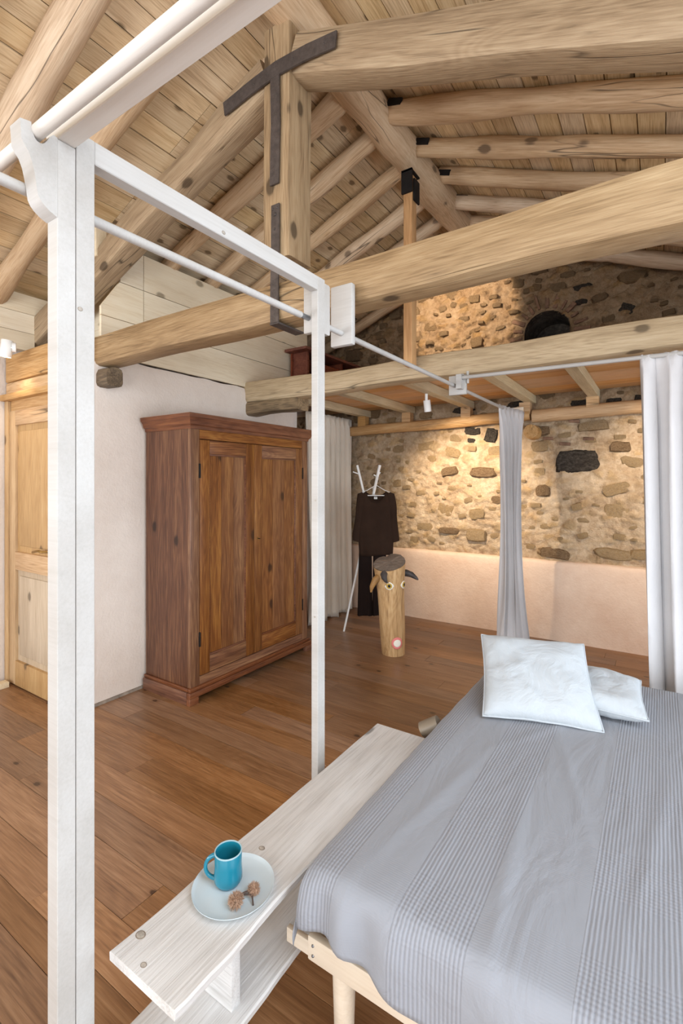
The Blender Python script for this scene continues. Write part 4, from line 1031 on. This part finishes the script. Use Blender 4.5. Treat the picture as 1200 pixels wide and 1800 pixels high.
# ------------------------------------------------------------------ plate, mug and burrs
pc = (-.943, .912)
plo = lathe('plate', [(0, .003), (.055, .003), (.06, 0), (.064, 0), (.07, .005), (.098, .010), (.1055, .018), (.107, .019), (.1065, .0165), (.1, .0125), (.097, .011), (.06, .0085), (0, .0085)], M['plate'], (pc[0], pc[1], .4195), None, 64)
tag(plo, 'round pale blue-white plate on the bench', 'plate')
mg = empty('mug', (-.966, .915, .428), 'glossy teal mug standing on the plate', 'mug')
H = .088; R = .037
lathe('body', [(0, .001), (.027, .001), (.031, .003), (R, .014), (R, .03), (.0355, H*.6), (.036, H-.002), (.0345, H), (.033, H-.004), (.0325, .03), (.03, .012), (0, .008)], M['teal'], (-.966, .915, .428), mg, 48)
lathe('rim', [(.0362, H-.003), (.0362, H-.0005), (.0350, H+.0006), (.0335, H-.0005), (.0335, H-.003)], M['tealrim'], (-.966, .915, .428), mg, 48)
hd = Vector((-.80, -.62, 0)).normalized(); hp = []
for k in range(15):
    a = math.pi*(.5+k/14)  # from top to bottom on the outer side
    hp.append(Vector((-.966, .915, .428+.046))+hd*(.030+.030*max(0, -math.cos(a))*1.0)+Vector((0, 0, .031*math.sin(a))))
tube('handle', hp, .0055, M['teal'], mg, 12, rad=[.0065-.0015*math.sin(math.pi*k/14) for k in range(15)])
def burr(c, r, seed, label):
    rd = random.Random(seed); root = empty('chestnut_burr', c, label, 'chestnut burr', 'chestnut burrs on the plate')
    bm = bmesh.new(); bmesh.ops.create_icosphere(bm, subdivisions=2, radius=r*.62)
    for k in range(520):
        z = rd.uniform(-.75, 1); a = rd.uniform(0, 2*math.pi); q = math.sqrt(1-z*z); d = Vector((q*math.cos(a), q*math.sin(a), z))
        u = d.orthogonal().normalized(); v = d.cross(u); tip = (d+Vector((rd.uniform(-.3, .3), rd.uniform(-.3, .3), rd.uniform(-.3, .3)))).normalized()*r*rd.uniform(.85, 1.1)
        b0 = d*r*.58; w_ = r*.05; vs = [bm.verts.new(b0+u*w_), bm.verts.new(b0-u*w_*.5+v*w_*.87), bm.verts.new(b0-u*w_*.5-v*w_*.87), bm.verts.new(tip)]
        for f in ((0, 1, 3), (1, 2, 3), (2, 0, 3)): bm.faces.new([vs[i] for i in f])
    o = fin('spines', bm, M['burr'], root, Matrix.Translation(c)); o['kind'] = 'stuff'
    return root
b1 = burr((-.893, .872, .4285+.0175), .0225, 1, 'larger spiky chestnut burr on the plate, nearer the plate rim')
b2 = burr((-.880, .922, .4285+.0165), .019, 2, 'smaller spiky chestnut burr on the plate with a twig')
tube('twig', [(-.892, .897, .443), (-.882, .907, .442), (-.874, .91, .440), (-.858, .897, .4325)], .0022, M['twig'], b2, 8)
tube('twig', [(-.893, .888, .449), (-.890, .9, .448), (-.884, .912, .446)], .0022, M['twig'], b1, 8)

# ------------------------------------------------------------------ clothes rack and clothes
rk = empty('clothes_rack', (-2.5, 4.25, 0), 'white tripod clothes rack of crossed rods with peg tips', 'clothes rack')
A0, A1 = Vector((-2.66, 4.08, 0)), Vector((-2.375, 4.31, 1.675)); tube('rod', [A0, A1], .012, M['rackwhite'], rk, 12, rad=[.010, .015])
B0, B1 = Vector((-2.26, 4.46, 0)), Vector((-2.57, 4.19, 1.675)); tube('rod', [B0, B1], .012, M['rackwhite'], rk, 12, rad=[.010, .012])
C0, C1 = Vector((-2.52, 4.66, 0)), Vector((-2.43, 4.28, 1.45)); tube('rod', [C0, C1], .011, M['rackwhite'], rk, 12)
q = B0.lerp(B1, .945); tube('peg', [q, q+Vector((-.055, -.035, .025))], .006, M['rackwhite'], rk, 10)
q = A0.lerp(A1, .93); tube('peg', [q, q+Vector((.028, .012, .045))], .006, M['rackwhite'], rk, 10); tube('peg', [q+Vector((0, 0, .0)), q+Vector((-.03, -.02, .02))], .006, M['rackwhite'], rk, 10)
# garment frame: local x to the viewer's right, local y away, origin under the hanger
GC = Vector((-2.363, 4.21, 0)); gr = Matrix.Translation(GC) @ Matrix.Rotation(TH-.06, 4, 'Z')
def G(x, y_, z): return gr @ Vector((x, y_, z))
hg = tube('hanger', [G(-.155, 0, 1.395), G(-.08, 0, 1.425), G(0, 0, 1.475), G(.08, 0, 1.425), G(.155, 0, 1.395)], .0035, M['rackwhite'], None, 8)
tag(hg, 'white wire hanger holding the brown top', 'hanger')
tube('hook', [G(0, 0, 1.475), G(.0, .0, 1.51), G(.02, .02, 1.54), G(.03, .05, 1.56), G(.02, .08, 1.55), G(.0, .09, 1.53)], .003, M['rackwhite'], hg, 8)
tube('trouser_bar', [G(-.085, -.004, 1.37), G(.085, -.004, 1.37)], .005, M['rackwhite'], hg, 8)
def garment_loft(rings, cap=False):
    return loft(rings, cap)
rings = []; nseg = 56
for j in range(26):
    t = j/25; ring = []
    for k in range(nseg):
        a = 2*math.pi*k/nseg; c_, s_ = math.cos(a), math.sin(a)
        zb = .775; half = .155+.012*(1-t)+.010*math.sin(t*5)
        sh_ = 1.415-.03*(abs(c_)**3)
        if abs(c_) < .58:
            f_ = math.cos(c_/.58*math.pi/2)**.6; sh_ = 1.41-(.105 if s_ < 0 else .045)*f_ if True else sh_
        z = zb+(sh_-zb)*t
        dep = .042*(1-t**5*.7)+.006*math.sin(a*9+t*2)*(1-t)
        x = half*math.copysign(abs(c_)**.8, c_); y_ = dep*math.copysign(abs(s_)**.7, s_)
        if t > .92: x *= 1-.10*((t-.92)/.08)*(abs(c_)**4)
        z2 = z+(.008*math.sin(c_*3) if j == 0 else 0)
        ring.append((x, y_, z2))
    rings.append(ring)
tp = fin('brown_top', loft(rings, False), M['knit'], None, gr, smooth=True)
md = tp.modifiers.new('thickness', 'SOLIDIFY'); md.thickness = .003
tag(tp, 'dark brown knitted long-sleeve top hanging on the rack', 'top')
for sg in (-1, 1):
    rings = []
    for j in range(22):
        t = j/21; x = sg*(.140+.045*t+.008*math.sin(t*2.5)); z = 1.375-.465*t; w_ = .042-.002*t+.004*math.sin(t*9); ring = []
        for k in range(20):
            a = 2*math.pi*k/20; ring.append((x+w_*math.cos(a)*(1+.08*math.sin(3*a+t*6)), .022*math.sin(a)*(1+.2*math.sin(5*t+a))-.002, z+sg*.010*math.cos(a)+(.03*(1-t)*(1-abs(math.cos(a))) if j == 0 else 0)))
        rings.append(ring)
    fin('sleeve', loft(rings, True), M['knit'], tp, gr, smooth=True, ang=60)
# neck band and tag
nb = []
for k in range(40):
    a = 2*math.pi*k/40; c_, s_ = .58*math.cos(a), math.sin(a)
    f_ = max(0, math.cos(max(-1, min(1, c_/.58))*math.pi/2))**.6
    nb.append(G(.155*math.copysign(abs(c_)**.8, c_), .0125*math.copysign(abs(s_)**.7, s_)*1.15, 1.412-(.105 if s_ < 0 else .045)*f_))
tube('neckband', nb, .0045, M['knit'], tp, 8, closed=True)
bm = bmesh.new(); add_box(bm, -.016, .016, -.001, .001, -.011, .011); tg = fin('size_tag', bm, M['tag'], tp, gr @ Matrix.Translation((-.003, .006, 1.345)))
for k in range(4): box_ = bmesh.new(); add_box(box_, -.011+k*.006, -.007+k*.006, -.0018, -.001, -.002, .005); fin('tag_lettering', box_, M['pupil'], tg, gr @ Matrix.Translation((-.003, .006, 1.345)))
# trousers
tq = empty('trousers', G(-.03, 0, .25), 'dark brown wide-leg trousers hanging below the brown top', 'trousers')
for sg, x0_ in ((-1, -.105), (1, .035)):
    rings = []
    for j in range(22):
        t = j/21; z = .95-(.77 if sg > 0 else .775)*t; w_ = .062+.012*t; ring = []
        for k in range(36):
            a = 2*math.pi*k/36; w2 = w_*(1+.05*math.sin(6*a)*t); d_ = .024*(1+.35*math.sin(5*a+1)*t)
            ring.append((x0_+sg*.004*t+w2*math.cos(a), d_*math.sin(a)+.006*math.sin(a*8)*t, z+.006*math.sin(3*a)*t))
        rings.append(ring)
    fin('trouser_leg', loft(rings, True), M['pants'], tq, gr @ Matrix.Translation((0, .004, 0)), smooth=True, ang=60)

# ------------------------------------------------------------------ carved log sculpture
TC = Vector((-1.958, 3.80, 0)); tmx = Matrix.Translation(TC) @ Matrix.Rotation(TH+.12, 4, 'Z')   # local -y faces the viewer
def TP(x, y_, z): return tmx @ Vector((x, y_, z))
ls = empty('log_sculpture', TC, 'upright log sculpture with painted eyes, horns and pink mouth', 'sculpture')
def lobes(a): return 1+.10*abs(math.cos(a-.35))-.16*math.exp(-((a-math.pi*.5)/.25)**2)
def trad(a, t):
    return (.100+.026*t**1.4+.004*math.sin(t*7))*(1+.012*math.sin(3*a+t*4))*((1-t)+t*lobes(a))
rings = []
for j in range(27):
    t = j/26; ring = []
    for k in range(40):
        a = 2*math.pi*k/40; r_ = trad(a, t)
        x, y_ = r_*math.cos(a)-.035*t, r_*math.sin(a)
        ztop = .80+.040*y_/.12+.022*x/.12+.016*max(0, math.sin(a))*abs(math.cos(a-.1))
        ring.append((x, y_, ztop*t))
    rings.append(ring)
topring = rings[-1]
fin('trunk', loft(rings, False), M['totem'], ls, tmx, smooth=True, ang=60)
bm = bmesh.new(); tv = [bm.verts.new(p) for p in topring]; c0 = bm.verts.new((-.035, 0, .80))
for k in range(40): bm.faces.new((tv[k], tv[(k+1) % 40], c0))
bmesh.ops.subdivide_edges(bm, edges=bm.edges[:], cuts=3, use_grid_fill=True)
for v in bm.verts: v.co.z += .006*mn.fractal(v.co*30, 1, 2, 3)+.002
fin('cut_top', bm, M['heart'], ls, tmx, smooth=True)
def horn(pts, rad, mat): return tube('horn', [TP(*p) for p in pts], .02, mat, ls, 14, rad=rad)
horn([(-.085, -.03, .70), (-.13, -.05, .69), (-.175, -.06, .655), (-.205, -.065, .60), (-.212, -.065, .555)], [.036, .034, .029, .02, .007], M['horn_tan'])
horn([(-.095, -.09, .725), (-.112, -.125, .715), (-.112, -.15, .69), (-.10, -.155, .665), (-.085, -.152, .648)], [.028, .030, .024, .014, .005], M['horn_dark'])
horn([(.075, .02, .70), (.12, .01, .70), (.165, .0, .685), (.205, -.005, .655), (.222, -.01, .64)], [.034, .031, .025, .015, .005], M['horn_dark'])
def disc_on_log(name, ang, z, rx, rz, mat, lift, par, pointed=0, n=28, inner=0):
    """thin painted inlay following the trunk's round face; ang from the viewer direction"""
    bm = bmesh.new()
    def pp(u, v):
        t = min(1, (z+v)/.8); a = -math.pi/2+ang+u/.12; r_ = trad(a, t)+lift
        return (r_*math.cos(a)-.035*t*1.0, r_*math.sin(a), z+v)
    K = 4; rr = [[bm.verts.new(pp(rx*q/K*math.cos(2*math.pi*k/n), rz*q/K*math.sin(2*math.pi*k/n)*(1-pointed*abs(math.cos(2*math.pi*k/n))**2))) for k in range(n)] for q in range(1, K+1)]
    c = bm.verts.new(pp(0, 0))
    if not inner:
        for k in range(n): bm.faces.new((c, rr[0][k], rr[0][(k+1) % n]))
    for q in range(K-1):
        for k in range(n): bm.faces.new((rr[q][k], rr[q+1][k], rr[q+1][(k+1) % n], rr[q][(k+1) % n]))
    if inner: bm.verts.remove(c)
    o = fin(name, bm, mat, par, tmx, smooth=True); md = o.modifiers.new('thickness', 'SOLIDIFY'); md.thickness = .003; return o
for an in (-.30, .95):
    e = disc_on_log('eye', an, .615, .042, .034, M['eyewhite'], .004, ls, .5)
    disc_on_log('iris', an, .615, .023, .024, M['iris'], .007, e); disc_on_log('pupil', an, .615, .011, .013, M['pupil'], .010, e)
mo = disc_on_log('mouth', .14, .12, .056, .052, M['pink'], .004, ls)
disc_on_log('mouth_inset', .14, .12, .037, .032, M['eyewhite'], .007, mo)

# small pale board lying on the floor at the left edge
pb = box('floor_plank', -4.05, -3.98, 1.20, 1.62, 0, .04, M['paleboard'], None, .003); tag(pb, 'short pale board on the floor in front of the door at the left edge', 'board')
